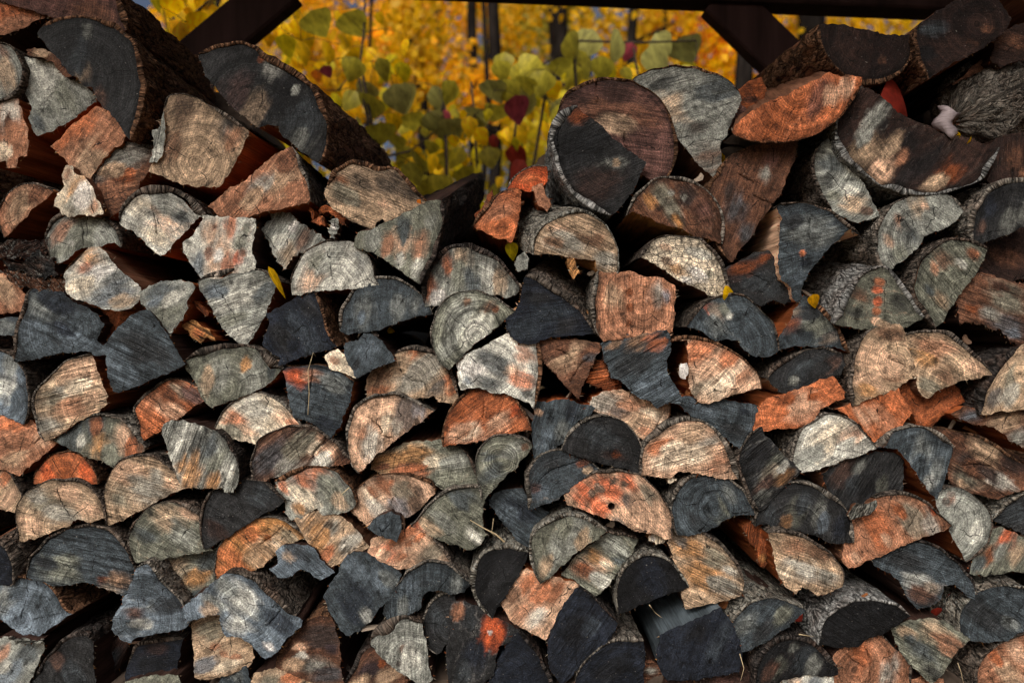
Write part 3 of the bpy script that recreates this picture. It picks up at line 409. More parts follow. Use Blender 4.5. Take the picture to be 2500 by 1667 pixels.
C5||115,98 125,90 140,93 160,92 168,98 175,110 165,115 155,122 147,130 138,133 132,125 128,118 122,108|rs|145,115,10,or;150,105,9,rs;158,115,7,or|d2.5 crs a35|shaded rust-orange log end beneath the tan fan-shaped log
C5|196,119 196,108 198,95 205,82 215,70 228,60|240,55 248,80 245,113 230,115 215,116 205,119|tn|225,90,12,go;207,105,7,sl;220,105,8,gy;235,80,9,tn|d-0.5 kk th6 cdb x-.02 a60|tan log with dark creviced bark cut by the frame edge, below the splintered mossy log
C5||172,0 180,-8 190,-12 205,-8 225,-2 242,2 242,45 230,55 220,50 212,40 200,35 190,33 177,32 173,20|br|215,10,14,go;220,35,12,sl;190,10,12,br;205,25,8,gy;185,22,6,rs;225,45,6,bg;210,0,8,db|d1 cdb a-20 s1.5 J2|rough mossy brown log end with frayed grey splinters at the frame edge
B5||188,92 205,88 235,80 242,125 220,128 205,125 190,118|db|220,110,10,br|d7 cdb|very dark brown log end in shade above the rough mossy splintered log
D5||168,6 180,0 200,3 215,1 240,-3 245,40 238,37 228,32 220,28 215,22 208,18 195,16 185,13 175,10|br|185,5,7,bg;215,10,12,tn;230,25,9,gy|d1 crs a15 s1|grey-brown log with a torn wavy lower edge and deep brown underside, at the frame edge
D5|150,20 165,22 180,24 195,28 210,37 225,47 238,55|242,70 235,72 225,76 210,82 200,80 190,78 180,77 172,73 165,65 163,52 165,40 160,30|br|200,38,12,tn;180,45,10,dk;225,52,12,bk;180,65,12,go;210,68,10,lg;190,55,9,br;175,70,6,tn;200,60,10,dk|d0.5 kb th3 cdb a-30 s1.2|broad mottled log patched tan, black and grey beside a narrow slate wedge
D5|95,37 105,28 117,21 130,18 143,20 155,26 164,36|162,48 158,60 156,68 150,82 145,79 138,68 130,57 122,48 115,39|sl|140,40,10,gy;135,50,9,sl;150,60,7,gy;145,70,6,lg|d-1 kg th10 g.5 crs p150,84 a80 s1|narrow slate wedge hanging under an arched slab of pale grey bark
D5|16,57 15,48 17,38 20,28 27,18 38,11 48,7 60,9 72,15 80,22 86,29 91,36|80,41 65,46 50,51 35,55 20,58|lg|50,30,18,cr;70,25,9,pe;30,45,10,gy;75,22,4,pk;60,40,10,lg|d-0.5 kg th3 cdb p42,35 r1 a30 s.8|bright cream-grey half log with bark flank and looping rings, beneath the orange arrow-shaped end
D4|140,93 132,85 127,75 123,62 121,50 124,40 130,30 138,22 142,20|145,27 155,38 165,49 175,58 168,66 160,73 152,82 145,92|dk|135,45,12,bk;155,50,8,go;160,65,8,gd;150,60,7,cr;142,72,8,br;140,82,7,gy;162,55,5,lg|d-1 kd th4 cdb a40 s1.8|dark log with cream and gold diagonal streaks, standing on end between two half logs
D4|138,110 139,102 143,92 150,85 160,77 170,72 182,72 195,76 207,83 217,93 223,105 226,118 225,124|212,125 200,122 195,119 185,117 178,114 165,116 155,112 148,108 143,108|dk|175,100,10,go;195,100,10,gy;165,108,8,gd;200,108,7,bg;150,100,7,sl;215,110,9,bb;182,90,8,sl|d-1 kg th5 cdb p172,118 r1.4 a75|charcoal half log with a pale grey halo around a brown centre
D4|62,117 58,108 56,98 58,88 63,77 70,69 80,65 95,63 107,66 118,75 125,83 130,92 131,100|125,99 112,100 105,104 95,110 85,115 72,117|sl|97,95,9,go;85,85,18,sl;110,80,10,gy;75,105,9,dk|d-1 kg th4 cdb p97,95 r1.5|dark grey half log with fine rings round an olive heart, under the peach striped log
D4|28,60 28,48 30,38 35,28 43,20 55,14 68,11 82,13 93,19 103,28 110,38 115,50 116,63|105,63 90,61 80,58 70,57 62,57 55,62 45,61 35,60|pe|45,35,9,or;70,40,16,cr;90,30,9,gy;100,50,9,pk;50,50,9,cr;75,22,9,tn;95,58,7,pk|d-0.5 kg th6 crs a15 s1.3|peach half log with pink slanting streaks, torn hollow underside and stout grey bark
C4|133,116 138,121 136,132 130,144 120,155|108,146 97,137 85,130 73,123 65,116 58,112 70,108 90,109 112,112 125,114|sl|85,115,10,bg;110,125,12,sl;115,140,9,dk;125,120,6,bb|d0 kb th4 g.5 crs a-15 s1|slate wedge with curved peeling bark on its lower side, below the cream and orange fan
C4|51,112 50,122 45,133 40,140 34,146|30,145 20,140 10,132 0,125 -12,121 -22,116 -18,108 -5,103 10,102 25,106 38,112|pe|-8,112,12,gy;15,115,10,pk;35,120,8,cr;25,130,10,tn;5,120,7,sl;30,138,7,pk|d0.5 ko th4 crs a-20 s.9|peach log speckled with red veins, grey at one end, beneath the slate-blue fan log
C3||123,113 135,113 150,110 165,115 175,118 170,125 160,130 155,136 152,146 140,152 128,157 122,160 121,150 120,138 122,125|sl|140,125,12,sl;130,145,9,bg;155,120,9,bb;123,120,4,pe;145,140,8,gy|d1 crs a70 s1.1|slate wedge with a pale rim and two dark checks, beside the bright orange half log
D3|150,38 153,28 158,20 166,14 177,10 188,9 200,12 210,20 217,28 221,38 223,48 222,58|212,56 200,53 190,51 180,48 168,45 158,41|dk|192,40,9,db;180,30,16,sl;198,42,4,rs;210,35,9,dk;165,35,9,dk|d-1 kg th3 cdb p195,42 r1.3 a-20|charcoal half log with a rusty heart, looping rings and a pale hairline of bark
C3|35,150 34,140 37,128 42,117 50,107 60,102 72,100 85,101 97,107 105,116 110,125 113,136|105,137 92,139 80,142 65,145 50,147|or|75,115,18,or;60,138,12,cr;85,130,10,pe;100,120,8,rd;45,140,8,pe;65,105,10,rs;45,120,7,rs|d-0.5 kb th3 cdb a35 s1|vivid orange half log turning cream along its lower edge
C3|119,52 122,62 123,75 123,90 121,102 115,113|112,108 100,104 90,100 80,100 70,96 60,95 52,97 49,88 50,80 48,72 55,67 65,63 75,58 85,52 95,46 105,49|lg|84,78,9,bb;80,70,12,sl;60,80,10,wh;100,80,10,pe;108,90,9,or;75,92,9,sl;90,60,9,lg;110,65,8,pk;112,103,5,dk;55,90,6,bg|d-0.5 kb th4 g.4 cbr|white and peach log with a blue-black blot in its middle
C3||121,55 135,53 150,53 165,54 182,57 178,65 172,78 165,92 161,104 152,96 145,88 140,82 132,75 125,66|br|150,65,14,tn;140,60,9,br;160,85,9,br;172,68,6,sl|d1 crs p160,105 a20|brown triangular log point-down with wandering cracks, under the blue-black triangular log
C2||137,55 148,53 153,48 160,48 168,55 174,62 179,70 165,75 155,80 147,84 142,77 137,66|sl|155,62,9,bg;145,75,5,dk;165,68,6,sl|d-2 cdb a60|small slate-grey kite-shaped piece beside a cream splinter, above the orange-rimmed half log
C2||118,67 128,63 136,70 140,78 141,84 130,80 122,77|cr|124,70,5,pk|d-1 cbr|small cream sawn scrap beside the slate-grey kite-shaped piece
C2|180,68 188,62 200,60 212,63 222,68 230,77 236,88 239,98 241,105|232,108 222,107 218,102 205,104 190,105 175,106 160,106 158,95 158,88 165,75|tn|200,66,8,or;232,88,7,or;165,98,9,rs;205,85,16,gy;170,85,9,br;222,95,9,sl;190,75,9,tn;236,100,5,or|d1 kd th5 cdb a40|smooth grey-tan half log with an orange rim and a dark red flank, finely cracked
C2|149,176 143,165 139,150 138,138 141,125 147,115 157,108 168,105 180,105 193,108 206,115 216,121|208,127 197,135 186,143 176,152 165,160 155,170 149,175|pe|160,125,12,pe;175,130,8,cr;195,120,12,sl;205,118,7,bg;160,150,12,lg;185,135,8,gy;150,140,7,pk|d-1 kg th4 crs a82 s.7|cream half log turned on its side, slate stained tip, with an angular fine crack
D3|30,32 42,35 52,42 60,54 64,66|60,73 48,73 35,75 27,71 17,66 2,65 -12,63 -26,60 -34,56 -30,46 -20,40 -5,35 15,33|go|-15,48,14,gd;5,45,12,gd;10,58,8,or;25,50,7,cr;45,50,12,gy;-5,58,9,or;35,65,9,go;-25,55,6,rs|d1 kd th4 cbr a10 s1|long log half golden-orange and half olive-grey, below the sideways cream half log
D3|72,82 69,70 67,58 67,48 70,38 76,31 85,27 95,26 105,29 112,34 115,37|110,44 103,52 95,60 87,68 80,76 75,82|go|88,47,9,go;80,60,9,sl;100,38,8,gy;76,45,6,sl;110,36,4,br|d-1 kg th3 cdb p88,48 r1.7 a20|small olive-grey half log on its side, tight rings and bone-coloured bark rim
D3|117,92 115,80 114,68 117,57 124,48 133,43 145,41 158,43 168,48 175,55 180,60|172,65 163,70 152,77 143,83 130,88 120,92|sl|135,52,12,dk;145,65,14,sl;165,50,6,rs;125,80,8,bg;120,75,6,pb;170,58,5,tn|d-0.5 kg th5 cdb a20 r.8|dark grey half log with an inner curved split line, above the hole-drilled orange log's tip
D3|170,68 180,63 195,61 210,62 222,67 232,75 240,84 246,94 249,105 248,120|240,120 230,116 215,114 205,108 195,104 182,100 168,95 155,90 152,83 158,76|pe|170,82,14,rd;190,72,12,rd;208,68,8,rd;182,75,5,dk;174,80,4,dk;195,68,4,dk;212,88,7,sl;205,72,4,dk;225,95,14,pe;240,110,8,pe;228,80,8,go;200,108,6,sl;180,92,8,rd;193,92,3.2,bk|d-1.5 kd th3 crs a-45 s1|bright orange and peach log with sooty spots and one round bored hole
D3|128,163 122,152 118,142 117,132 120,121 127,112 137,106 150,102 162,103 173,107 182,113 186,117|180,123 172,128 165,131 155,140 147,148 140,154 133,160|go|140,135,12,gy;160,115,14,gy;150,110,10,go;165,125,7,tn;130,150,8,tn|d-1.5 kl th5 cbr p155,125 r.9 a75|olive-grey half log with pale crusty bark, set over a tan and orange pointed log
D3||79,88 85,82 95,79 108,78 112,85 114,95 122,95 130,98 125,106 121,115 119,125 114,132 108,130 100,118 92,108 85,100 80,94|sl|105,95,12,bb;95,100,8,bg;112,115,9,sl|d2 cdb a-35 s1.2|dark slate wedge with diagonal ridges, behind the crusty-barked olive half log
D3|3,112 10,103 18,93 27,85 38,79 50,76 60,76 69,79|69,90 67,100 67,110 70,118 63,127 55,131 45,127 35,125 22,118 10,113|go|10,110,7,rd;20,110,8,tn;45,95,16,go;60,120,7,lg;50,85,10,sl;30,105,10,gy|d-0.5 kg th4 cdb a-35 s.8|olive-grey quarter log with white bark lip and orange corner, a dry stalk across it
D2|203,113 212,117 222,127 230,138 235,147|215,147 195,149 180,150 160,147 159,135 163,125 172,121 185,120 195,115|pe|175,135,10,rd;195,120,9,or;190,140,9,rs;218,138,12,go;200,130,8,pe;167,142,8,pe;205,122,5,or;180,128,5,rs;195,128,4,rs|d0 kd th3 cdb p195,150 r.7|peach log with blood-orange flame stains and a grey corner
D2|145,80 155,72 165,66 178,64 190,65 205,67 215,72 218,80|210,88 203,95 195,100 186,103 175,103 165,106 158,109 150,102 143,95 146,88|pe|170,70,8,rs;180,72,5,or;158,85,10,cr;165,95,9,lg;190,80,10,go;205,78,7,dk;185,95,9,bg;200,90,7,bk;160,78,6,rs;192,70,4,go|d0 kb th3 cdb a-50|cream and rust half log with a black charred edge, over a tiny slate triangle
D2||158,112 165,105 175,101 184,104 184,113 181,123 172,120 165,117|sl|172,110,6,bg|d-3 cdb a70|tiny dark slate triangular end with a split, poking out under the charred-edge half log
D2||88,106 95,102 110,99 125,102 138,110 147,120 155,130 148,135 138,140 125,145 117,148 112,143 105,133 98,122 92,113|tn|105,112,9,gd;120,115,9,gy;125,130,12,tn;115,140,8,or;140,125,8,lg;110,125,8,gd;118,110,4,dk|d0.5 kd cbr a50 s1.2|rough speckled tan block between the golden-orange quarter log and flame-stained peach log
E2||70,33 78,27 90,26 103,30 108,37 113,42 121,49 115,52 109,55 100,49 90,47 85,52 72,53 65,46 72,42 73,38|bg|80,35,6,tn;80,48,7,bg;100,38,8,sl;90,28,8,dk|d-1.5 cdb a-40 s1|broken grey scrap of log with a forked end, lying under the rough tan block
E2||136,38 142,33 155,35 165,42 175,47 185,54 180,65 175,77 165,85 160,93 152,101 145,105 138,109 132,103 125,92 120,82 117,73 123,62 130,52|sl|150,70,14,bb;145,50,10,bg;165,60,10,bg;140,85,12,bb;155,95,7,lg;175,58,7,gy|d-1 cdb a-55 s.6|smooth slate-blue block with a stepped square shadow line across its face
E2|174,88 178,75 186,63 194,53 205,46 217,43 230,46 241,52 251,63|245,70 232,72 224,68 215,69 209,74 207,82 200,88 190,92 183,97 178,92|sl|195,70,10,bg;220,55,10,sl;240,60,8,gy;190,85,7,gy|d-0.5 kg th2 cdb p215,80 a88 s1|slate arch-shaped log hollowed underneath like a bridge
E3|15,72 10,67 8,60 9,53 12,47 17,42 23,41|23,50 22,58 20,65 17,71|dk|15,55,6,sl|d0 kg th1.5 cdb p22,58 r1.4|small charcoal half log on its side beneath the slate arch-shaped log
E2|161,118 166,107 178,99 192,96 206,101|209,118 210,130 212,142 214,151 207,157 196,150 184,142 174,134 166,127|gy|190,125,5,br;195,135,10,lg;180,130,8,gy;200,148,6,gy;185,138,4,db|d-1 kd th14 cdb a88 s1|pale grey weathered block under a thick lump of furrowed dark bark
E2|135,160 140,148 150,130 160,125|170,132 180,140 190,147 192,158 195,168 133,168|br|160,145,9,bb;175,150,9,tn;170,138,4,rs;150,155,9,tn|d2.5 kk th4 cdb a30|dull brown log streaked slate, tucked beneath the pale grey weathered block
E2|72,140 73,130 80,118 90,108 97,100 110,95 120,97|122,105 125,115 127,130 128,145 131,160 110,157 95,150 82,145|br|110,110,14,dk;90,122,6,pe;92,130,5,lg;105,140,12,gy;118,150,10,sl;88,138,8,tn;122,125,6,bb|d0.5 kb th3 cdb p120,155 r.8|brown log with a blue-grey ringed corner and a crumbled pale spot, low in the pile
E3|46,52 40,47 36,40 35,32 37,25 42,20 48,17 55,16 63,19|61,26 57,34 52,42 48,48|bk|50,30,8,dk|d-1 kl th3.5 z.03 cdb a50|black-faced half log with a thin orange line under thick pale scaly bark
E3||59,31 65,29 72,31 80,33 86,35 91,37 87,44 83,52 78,59 74,64 68,61 62,58 56,54 52,46 53,40|pe|65,36,6,or;80,40,5,rs;72,42,7,or;62,50,5,pk;70,54,6,lg;57,42,4,br|d0.5 crs a50 s.7|peach pointed log with reddish upper stains, wedged between two black logs
E3||24,47 30,46 38,49 45,54 52,57 58,61 54,67 48,70 46,77 46,84 40,88 35,93 24,93 22,80 22,70 23,58|dk|27,51,3.5,pk;44,60,5.5,rd;43,67,4.5,rd;50,62,4,rd;32,56,4,sl;35,75,7,bb;30,84,6,sl;44,62,1.5,wh|d-0.5 cdb a80|blackened log with a blazing red-orange patch on its shoulder
E3|59,62 64,68 70,75 74,82 78,92|78,98 42,98 46,85 50,76 55,68|bb|60,80,7,bb|d0.5 kk th2.5 cbb a30|blue-black peaked log cropped by the bottom frame next to the red-patched log
E3|92,38 99,43 106,50 112,57|110,62 107,66 100,72 94,78 88,85 84,88 79,82 77,72 78,63 82,54 87,45|bb|90,60,8,bk;98,58,5,sl;85,75,5,bb|d-1 kk th2 cdb a55 s1|large leaf-shaped blue-black log with faint streaks, low in the middle of the pile
E3|92,88 94,82 99,76 106,70 112,67 120,66 126,68|127,75 126,85 126,98 93,98|bb|110,82,7,bk|d0 kg th2.5 cbb a35 s1|square blue-black log with a grey bark lip, cropped at the bottom frame
E3|108,9 116,9 123,12|120,20 115,26 110,32 106,37 102,40 96,38 92,33 85,30 90,22 98,16|go|95,28,6,rs;103,24,5,pe;105,34,5,lg;112,16,6,gy;108,25,3,cr;115,22,4,sl;100,20,4,gd|d1 kd th1.5 cdb a-30 s1.2|grey log scorched rust and cream, jammed between the olive half log and a black-faced one
E4|4,50 3,42 4,34 7,27 13,22 20,20 27,22 33,27 38,34 39,37|30,40 22,43 14,46 8,49|bk|20,32,8,bb|d-1 kl th3 cbr p22,38 r.8|jet black half log with a gold thread of inner bark and flaky grey rind
E4|32,8 40,7 48,8 56,13 62,19 67,26 69,33|68,40 60,43 50,45 40,47 38,40 37,32 34,22 31,14|tn|40,15,6,gd;50,30,8,gd;60,35,6,gy;45,42,5,tn;36,12,4,sl;55,22,6,go;62,28,4,lg|d-0.5 kd th2.5 cdb a-25 s1.5|gold and grey grained log with slanting lines, between a jet black log and mossy bark
E4||27,63 40,58 52,52 57,50 63,58 66,66 68,76 67,82 55,84 45,86 30,86 26,80 25,72|bb|45,65,7,bk;55,72,5,sl;40,78,7,bb;60,62,4,sl|d-1.5 csl a70|chunky blue-black block with pale worn sides near the bottom of the pile
E4|68,72 66,65 65,58 69,52 75,47 83,45 92,46 98,48 103,51|97,56 90,61 83,66 75,70|sl|72,58,5,gy;85,52,6,sl;82,62,5,dk;92,52,4,go|d-0.5 kl th2 z.02 cdb p75,68 r.8 B1.4|grey half log capped by scaly mossy bark, beside the chunky blue-black block
E4|86,9 95,8 105,11 113,16 120,22 124,28 123,35|118,38 110,40 107,37 103,36 100,39 95,36 91,30 90,25 89,20 87,14|tn|100,15,6,pk;105,28,7,lg;115,32,5,gy;95,28,5,cr;110,18,5,br|d-1 kd th2 crs a-20 s1.1|tan log with brown sweeping streaks and a ragged bite in its bottom edge
E5|24,67 25,60 28,54 34,49 42,46 50,45 58,46 65,48 71,53|65,57 58,61 50,64 44,68 34,68|bk|45,57,9,bk|d-1 ks th1.5 cdb a-35 B1.6 s.8|black half-moon log under a great slope of cracked grey bark
E5|52,23 58,18 66,14 75,13 84,15 92,20 99,26 105,33 106,38|105,42 100,40 95,35 90,36 88,42 83,46 77,47 71,42 68,36 66,32 60,29 55,26|sl|75,35,6,lg;78,40,5,br;85,38,4,tn;70,22,7,dk;90,25,7,sl;98,33,5,sl|d0 kk th2 cdb a-20 s1.2|dark slate log with hooked tips and a tan belly, over two red fallen leaves
D5|95,88 105,84 118,82 130,85 142,92 152,100 160,108 163,111|155,116 140,120 127,126 115,130 100,137 85,143 70,149 64,140 65,128 69,115 72,106 82,100|pk|95,110,16,or;80,125,12,pk;130,105,12,go;145,110,9,gy;148,95,5,rd;105,125,7,pe;115,95,8,rs;75,140,6,pe|d-0.5 kd th3 cbr a-60 s.7|rosy-orange half log turning grey toward one tip, a curled flake on its back
D5|157,80 167,77 178,79 190,88 198,98 202,110 200,122 193,133 185,140 180,143|175,135 170,124 165,113 160,105 155,97 153,88|gy|165,85,6,rs;180,100,14,gy;190,115,8,lg;160,88,4,db|d-0.5 kd th2 crs|smooth speckled grey teardrop log pointing down, beside the rosy-orange half log
D5||45,62 60,52 75,47 95,43 110,45 117,50 116,65 116,78 105,83 92,87 85,90 75,93 65,94 58,85 50,75|dk|60,62,10,br;75,55,7,gy;95,65,12,dk;100,75,7,go;85,80,8,bk;70,70,7,sl|d1.5 cbr a60 s1.2|shadowy dark slate block with a brown lit flank, under the bright cream-grey half log
D5|207,105 213,97 220,90 230,85 240,82|245,118 235,118 225,112 215,107|dk|225,100,9,sl|d0 kl th3 cdb a20 s1.2|charcoal streaked log with pale bark lip cut off by the frame edge
E5||106,28 108,20 112,12 116,7 122,6 130,10 138,14 138,28 125,27 115,29|go|125,11,5,rd;115,20,5,rs;130,18,5,tn;110,24,4,sl;122,18,4,gy|d0.5 cdb a60 s1|grey log with a rust-red smear on top, at the frame edge near the teardrop log
E5|102,62 101,55 103,48 108,43 115,39 123,38 135,39|140,58 134,60 128,62 125,65 118,65 108,65|sl|115,52,8,dk;126,57,4,gy;120,45,6,sl|d-0.5 kl th2 z.02 cdb a-35 s1 B1.3|dark grey half log with lichen-dotted bark, at the frame edge above a pink log
E5||63,60 70,57 80,56 90,57 97,62 103,66 97,72 92,78 90,83 84,88 77,82 70,75 66,68|go|70,62,4,tn;85,62,6,tn;78,72,7,sl;92,68,6,pk;72,66,4,sl;84,82,5,dk|d0 cdb a-30 s1.2|folded-looking olive log with a slate stripe, below two red fallen leaves
E5|55,63 62,70 67,75 71,82 71,90|70,98 33,98 32,85 32,75 38,70 48,66|pk|45,75,7,or;60,85,7,gy;50,88,6,pk;38,82,5,br;64,80,4,gy;42,72,3,rs|d1 kd th1.5 cdb a70|pinkish-brown log riven with dark cracks at the bottom frame
E5|111,92 110,85 112,78 117,72 125,67 138,62|142,98 112,98|pk|125,82,7,tn;118,76,4,or;130,72,5,pe|d0.5 kd th2 cdb x-.02 B1.3|pinkish tan log with grey plated bark in the bottom frame corner
E5||71,90 80,87 88,89 90,98 72,98|pk||d1.5 cdb|sliver of a pink log end at the bottom frame below the olive folded log
E4|79,90 79,80 83,72 90,67 98,66 108,68 115,73 120,80|120,84 112,85 105,84 95,86 85,90|bk|105,75,6,sl;90,80,4,go;98,70,3,gy;108,80,5,gy;85,84,4,br|d0 kk th3 cdb|sooty mottled half log with whitish flecks above a pale cropped end
E4||88,90 98,86 108,84 118,86 124,98 86,98|lg|98,92,5,pe;110,90,5,bg|d1 cdb|light grey log top cropped by the bottom frame under the sooty mottled half log
E4||30,88 45,87 60,83 70,82 77,90 78,98 28,98|db|60,90,5,pb|d2 cdb|dark brown log top at the bottom frame under the chunky blue-black block
E4||14,79 20,78 25,83 24,88 15,88|br|20,83,3,gy|d4 cdb a0 s1.5|small grey stick end in the dark hole beside the chunky blue-black block
D4||125,115 135,110 150,118 153,125 155,140 158,155 150,150 147,135 143,150 138,140 132,128|rs|145,125,6,or;142,142,4,gd;152,135,4,or|d2.5 crs a80 s1.5 J2|torn rust-red strip of split wood hanging beside the tan streaked log
B4|15,68 18,58 25,48 33,41 43,36 55,35 68,36 80,42 90,50 97,60 101,72 102,82 100,93|95,91 85,88 75,87 65,80 52,77 40,73 30,69 20,65|br|45,50,9,go;55,65,9,go;85,65,9,pb;35,55,7,gd;70,50,8,dk;90,75,6,db;60,75,6,gd;54,48,3,gy;66,52,3,gy|d0 kg th4 g.4 cgd a-55 s1|dark olive-brown half log with two small knots and golden splinters along its base
B4|28,110 38,97 50,92 65,91 78,93 90,100 99,110 104,122 106,135 104,147|95,145 85,140 75,135 62,130 50,121 40,115|cr|60,105,9,cr;60,120,7,gd;50,112,5,br;80,105,8,lg;90,125,6,go;78,125,7,wh;70,130,6,wh;48,100,5,pe|d-0.5 kd th4 cbr V1|creamy half log coated with flaking whitish crust
B4|113,111 105,102 98,92 94,80 92,65 92,50 95,38 102,27 112,16 122,9 133,5|150,0 165,-3 173,0 171,12 166,25 160,40 154,53 147,63 138,75 130,88 122,98 115,110|br|150,15,10,pb;120,60,12,sl;145,30,8,gy;108,45,8,dk;130,45,10,br;125,85,8,sl;140,60,7,br|d1 kb th3 cdb a70 s.9 r.6|tall brown-grey leaf-shaped log standing on its point beneath the orange crescent log
B4|158,64 162,60 175,59 190,61 205,66 217,74 227,83 231,90|222,83 212,93 203,103 195,112 188,120 182,130 180,140 182,145 178,148 172,145 171,135 163,130 160,122 160,105 161,90 163,75|sl|185,85,14,gy;175,110,10,sl;200,90,9,gy;178,130,7,bg;170,75,7,dk;180,105,3,or;183,115,5,bb|d-0.5 kd th5 g.5 cpe p178,150 r.8 a15 s1|slate-grey axe-shaped log under a dark bark roof, light orange on its split side
B5|52,59 45,50 40,40 37,30 36,20 40,8 45,2|50,0 58,10 65,20 72,27 78,35 85,48 90,58 94,67 85,71 75,72 65,69 58,66 53,62|gy|50,20,8,sl;60,35,8,gy;75,60,9,tn;85,65,5,br;55,50,6,go;70,45,6,lg;48,35,6,dk|d0.5 kd th3 cdb p38,20 r1.6 a-10 B1.4|grey log with swirling wavy grain, squeezed below the bowl-shaped log
B4||107,122 120,115 133,109 145,105 150,110 155,118 160,127 166,135 168,147 160,151 150,148 140,153 130,148 118,143 108,140|dk|125,120,10,rs;143,110,6,rs;140,130,10,sl;155,140,8,sl;115,130,6,pb|d2.5 cdb a20|dark slate block with a reddish-brown top beside a yellow leaf
B5|106,121 99,110 95,98 95,88 99,75 107,65 117,57 130,51 145,50 158,52 168,57 173,63 175,67|165,77 155,83 145,86 139,88 137,95 130,102 120,110 110,117|gy|135,62,9,tn;140,62,5,pe;115,75,6,pk;125,85,9,sl;145,75,9,gy;105,95,6,pe;115,105,7,go;120,78,6,dk|d-0.5 kg th4 cdb a-60|grey half log with a peachy crown and black creviced bark, below the bowl-shaped log
B5|192,95 187,85 186,75 190,62 197,52 207,42 220,37 240,35|248,75 235,78 225,82 210,88 200,91|dk|205,60,10,bb;220,75,9,gy;235,65,8,gy;195,80,6,br;210,50,8,bk|d0 kg th5 cdb a75|dark log with a pale grey lower half and stout crusty bark, at the frame edge
B5|152,173 140,160 133,148 130,135 134,120 142,108 155,98 168,94 180,94 190,98 197,103|195,112 190,120 183,130 175,140 170,150 163,158 158,167|go|160,115,9,br;170,130,10,go;185,105,6,rs;155,150,7,tn;150,120,6,pk;175,115,5,lg;145,140,6,sl|d-0.5 kd th5 g.4 cbr a-50 s1.1|olive and brown leaf-shaped log leaning beside the silver birch log
C5|57,33 58,24 64,14 72,0 82,-12 100,-16 112,-8 122,5 132,20 136,28|126,33 116,38 104,41 96,40 90,38 75,37|go|95,3,5,rd;95,14,4.5,rd;94,24,4,or;95,33,5,pe;75,25,7,dk;115,15,8,dk;80,10,7,br;100,36,5,tn;97,-5,5,or|d-0.5 ks th7 z.07 cbr B1.2|dark-faced log with an orange stripe down its middle and silvery birch bark behind
A5||205,139 218,132 240,129 245,172 225,175 212,175 203,170 208,157|db|225,150,9,br;235,165,6,pk|d5 cdb a85 s1|dim brown log end at the frame edge beside the bowl-shaped log's peeling tip
C3||172,88 180,75 188,68 195,78 202,90 200,95 188,95 178,92|rs|190,82,6,or;195,90,5,or|d3 crs a10 s2 J2|tangled rust-orange splintered wood in the gap under the pink square log
A1||26,49 40,47 50,51 60,62 68,72 62,73 50,60 40,55 28,54|br|40,50,8,tn|d-.5 L.2 D.3 cdb n=bark_piece:bark|curved brown bark slab lying over the pale grey wedge
A1||146,125 152,124 157,108 158,130 155,148 150,155 143,155 147,140|gy|150,145,5,lg|d-1 L.05 D.2 ctn s1.5 a80 n=wood_shard:splinter|frayed upright grey shard beside the big tan split log
B1||0,98 12,92 30,94 47,95 47,105 30,106 12,110 0,108|db|25,98,8,sl;40,100,6,br|d0 L.3 D.3 ck cdb m1 J2 n=bark_piece:bark|dark twisted bark strip beside the grey half log with bitten edge
B1||4,112 20,116 35,104 50,110 55,125 42,130 25,124 8,122|dk|40,118,6,sl|d-1 L.25 D.3 cdb m1 J2 n=bark_piece:bark|dark bark lump with pale streaks below the twisted bark strip
B1||5,122 25,126 45,130 64,130 62,140 45,143 30,138 12,132|br|45,135,7,sl;20,128,6,br|d0 L.25 D.3 cdb m1 J2 n=bark_piece:bark|crumbling brown bark piece beside the multicoloured log
B3||63,68 70,60 76,48 79,45 79,50 76,57 70,65 64,72|rs|72,58,4,br|d2 L.12 D.2 cdb n=bark_strip:bark|thin reddish bark strip standing against the clean orange quarter log
B3||150,110 156,110 163,124 157,129 153,122|gd|156,118,4,gd|d-2 L.05 D.1 cgd a60 s1.5 n=wood_stick:splinter|golden square stick hanging under the lichen-barked tan half log
C1||174,36 184,31 200,42 207,52 197,49 192,54 184,48|gd|190,44,6,or|d1 L.08 D.1 crs a-30 s2 n=wood_shard:splinter|torn orange splinter sticking out beside the small grey-green wedge
C1||183,13 188,12 200,24 199,28 190,22|rs|190,18,4,or|d2 L.06 D.1 crs a-40 s2 n=wood_shard:splinter|short rusty splinter above the torn orange splinter
D5||67,97 75,90 85,90 93,86 95,92 88,100 78,103 69,105|gy|80,96,6,go|d-3 L.012 D.1 cbr m1 n=bark_flake:bark|curled grey flake perched on the rosy-orange half log
B2||110,60 122,60 128,65 140,72 132,78 124,70 112,66|rs|125,66,5,or|d2 L.05 D.2 crs s2 J2 n=wood_shard:splinter|reddish curled splinter under the weathered tan log
B2||101,62 105,72 115,70 114,78 104,76|rs|108,74,3,or|d1 L.04 D.1 crs s2 J2 n=wood_shard:splinter|hooked rust splinter in the debris above the speckled pale half log
B2||120,75 126,72 128,80 124,92 119,84|gy|123,80,3,wh|d1 L.04 D.1 cbr s2 J2 n=wood_shard:splinter|pale frayed splinter among reddish debris beside the weathered tan log
B3||104,108 110,104 114,110 113,120 104,122 101,116|gy||d-1 L.03 D.1 cbr n=wood_chip:chip|flat grey chip beside the lichen-barked tan half log
C4||61,82 64,74 69,73 71,79 68,88 62,86|wh|66,80,5,wh|d-2 L.008 D.1 ctn s.1 r0 n=wood_chip:chip|bright white chip stuck beside the cream and orange fan
D4||50,66 55,63 60,68 57,70 52,69|cr||d-1 L.03 D.1 ctn J2 n=wood_chip:chip|tiny cream splinter cluster beneath the peach streaked half log
D4||33,120 48,120 48,126 40,128 33,125|cr|36,123,3,wh|d0 L.05 D.1 cgd a88 s2 n=wood_chip:chip|short pale block of split wood hanging under the bored orange log
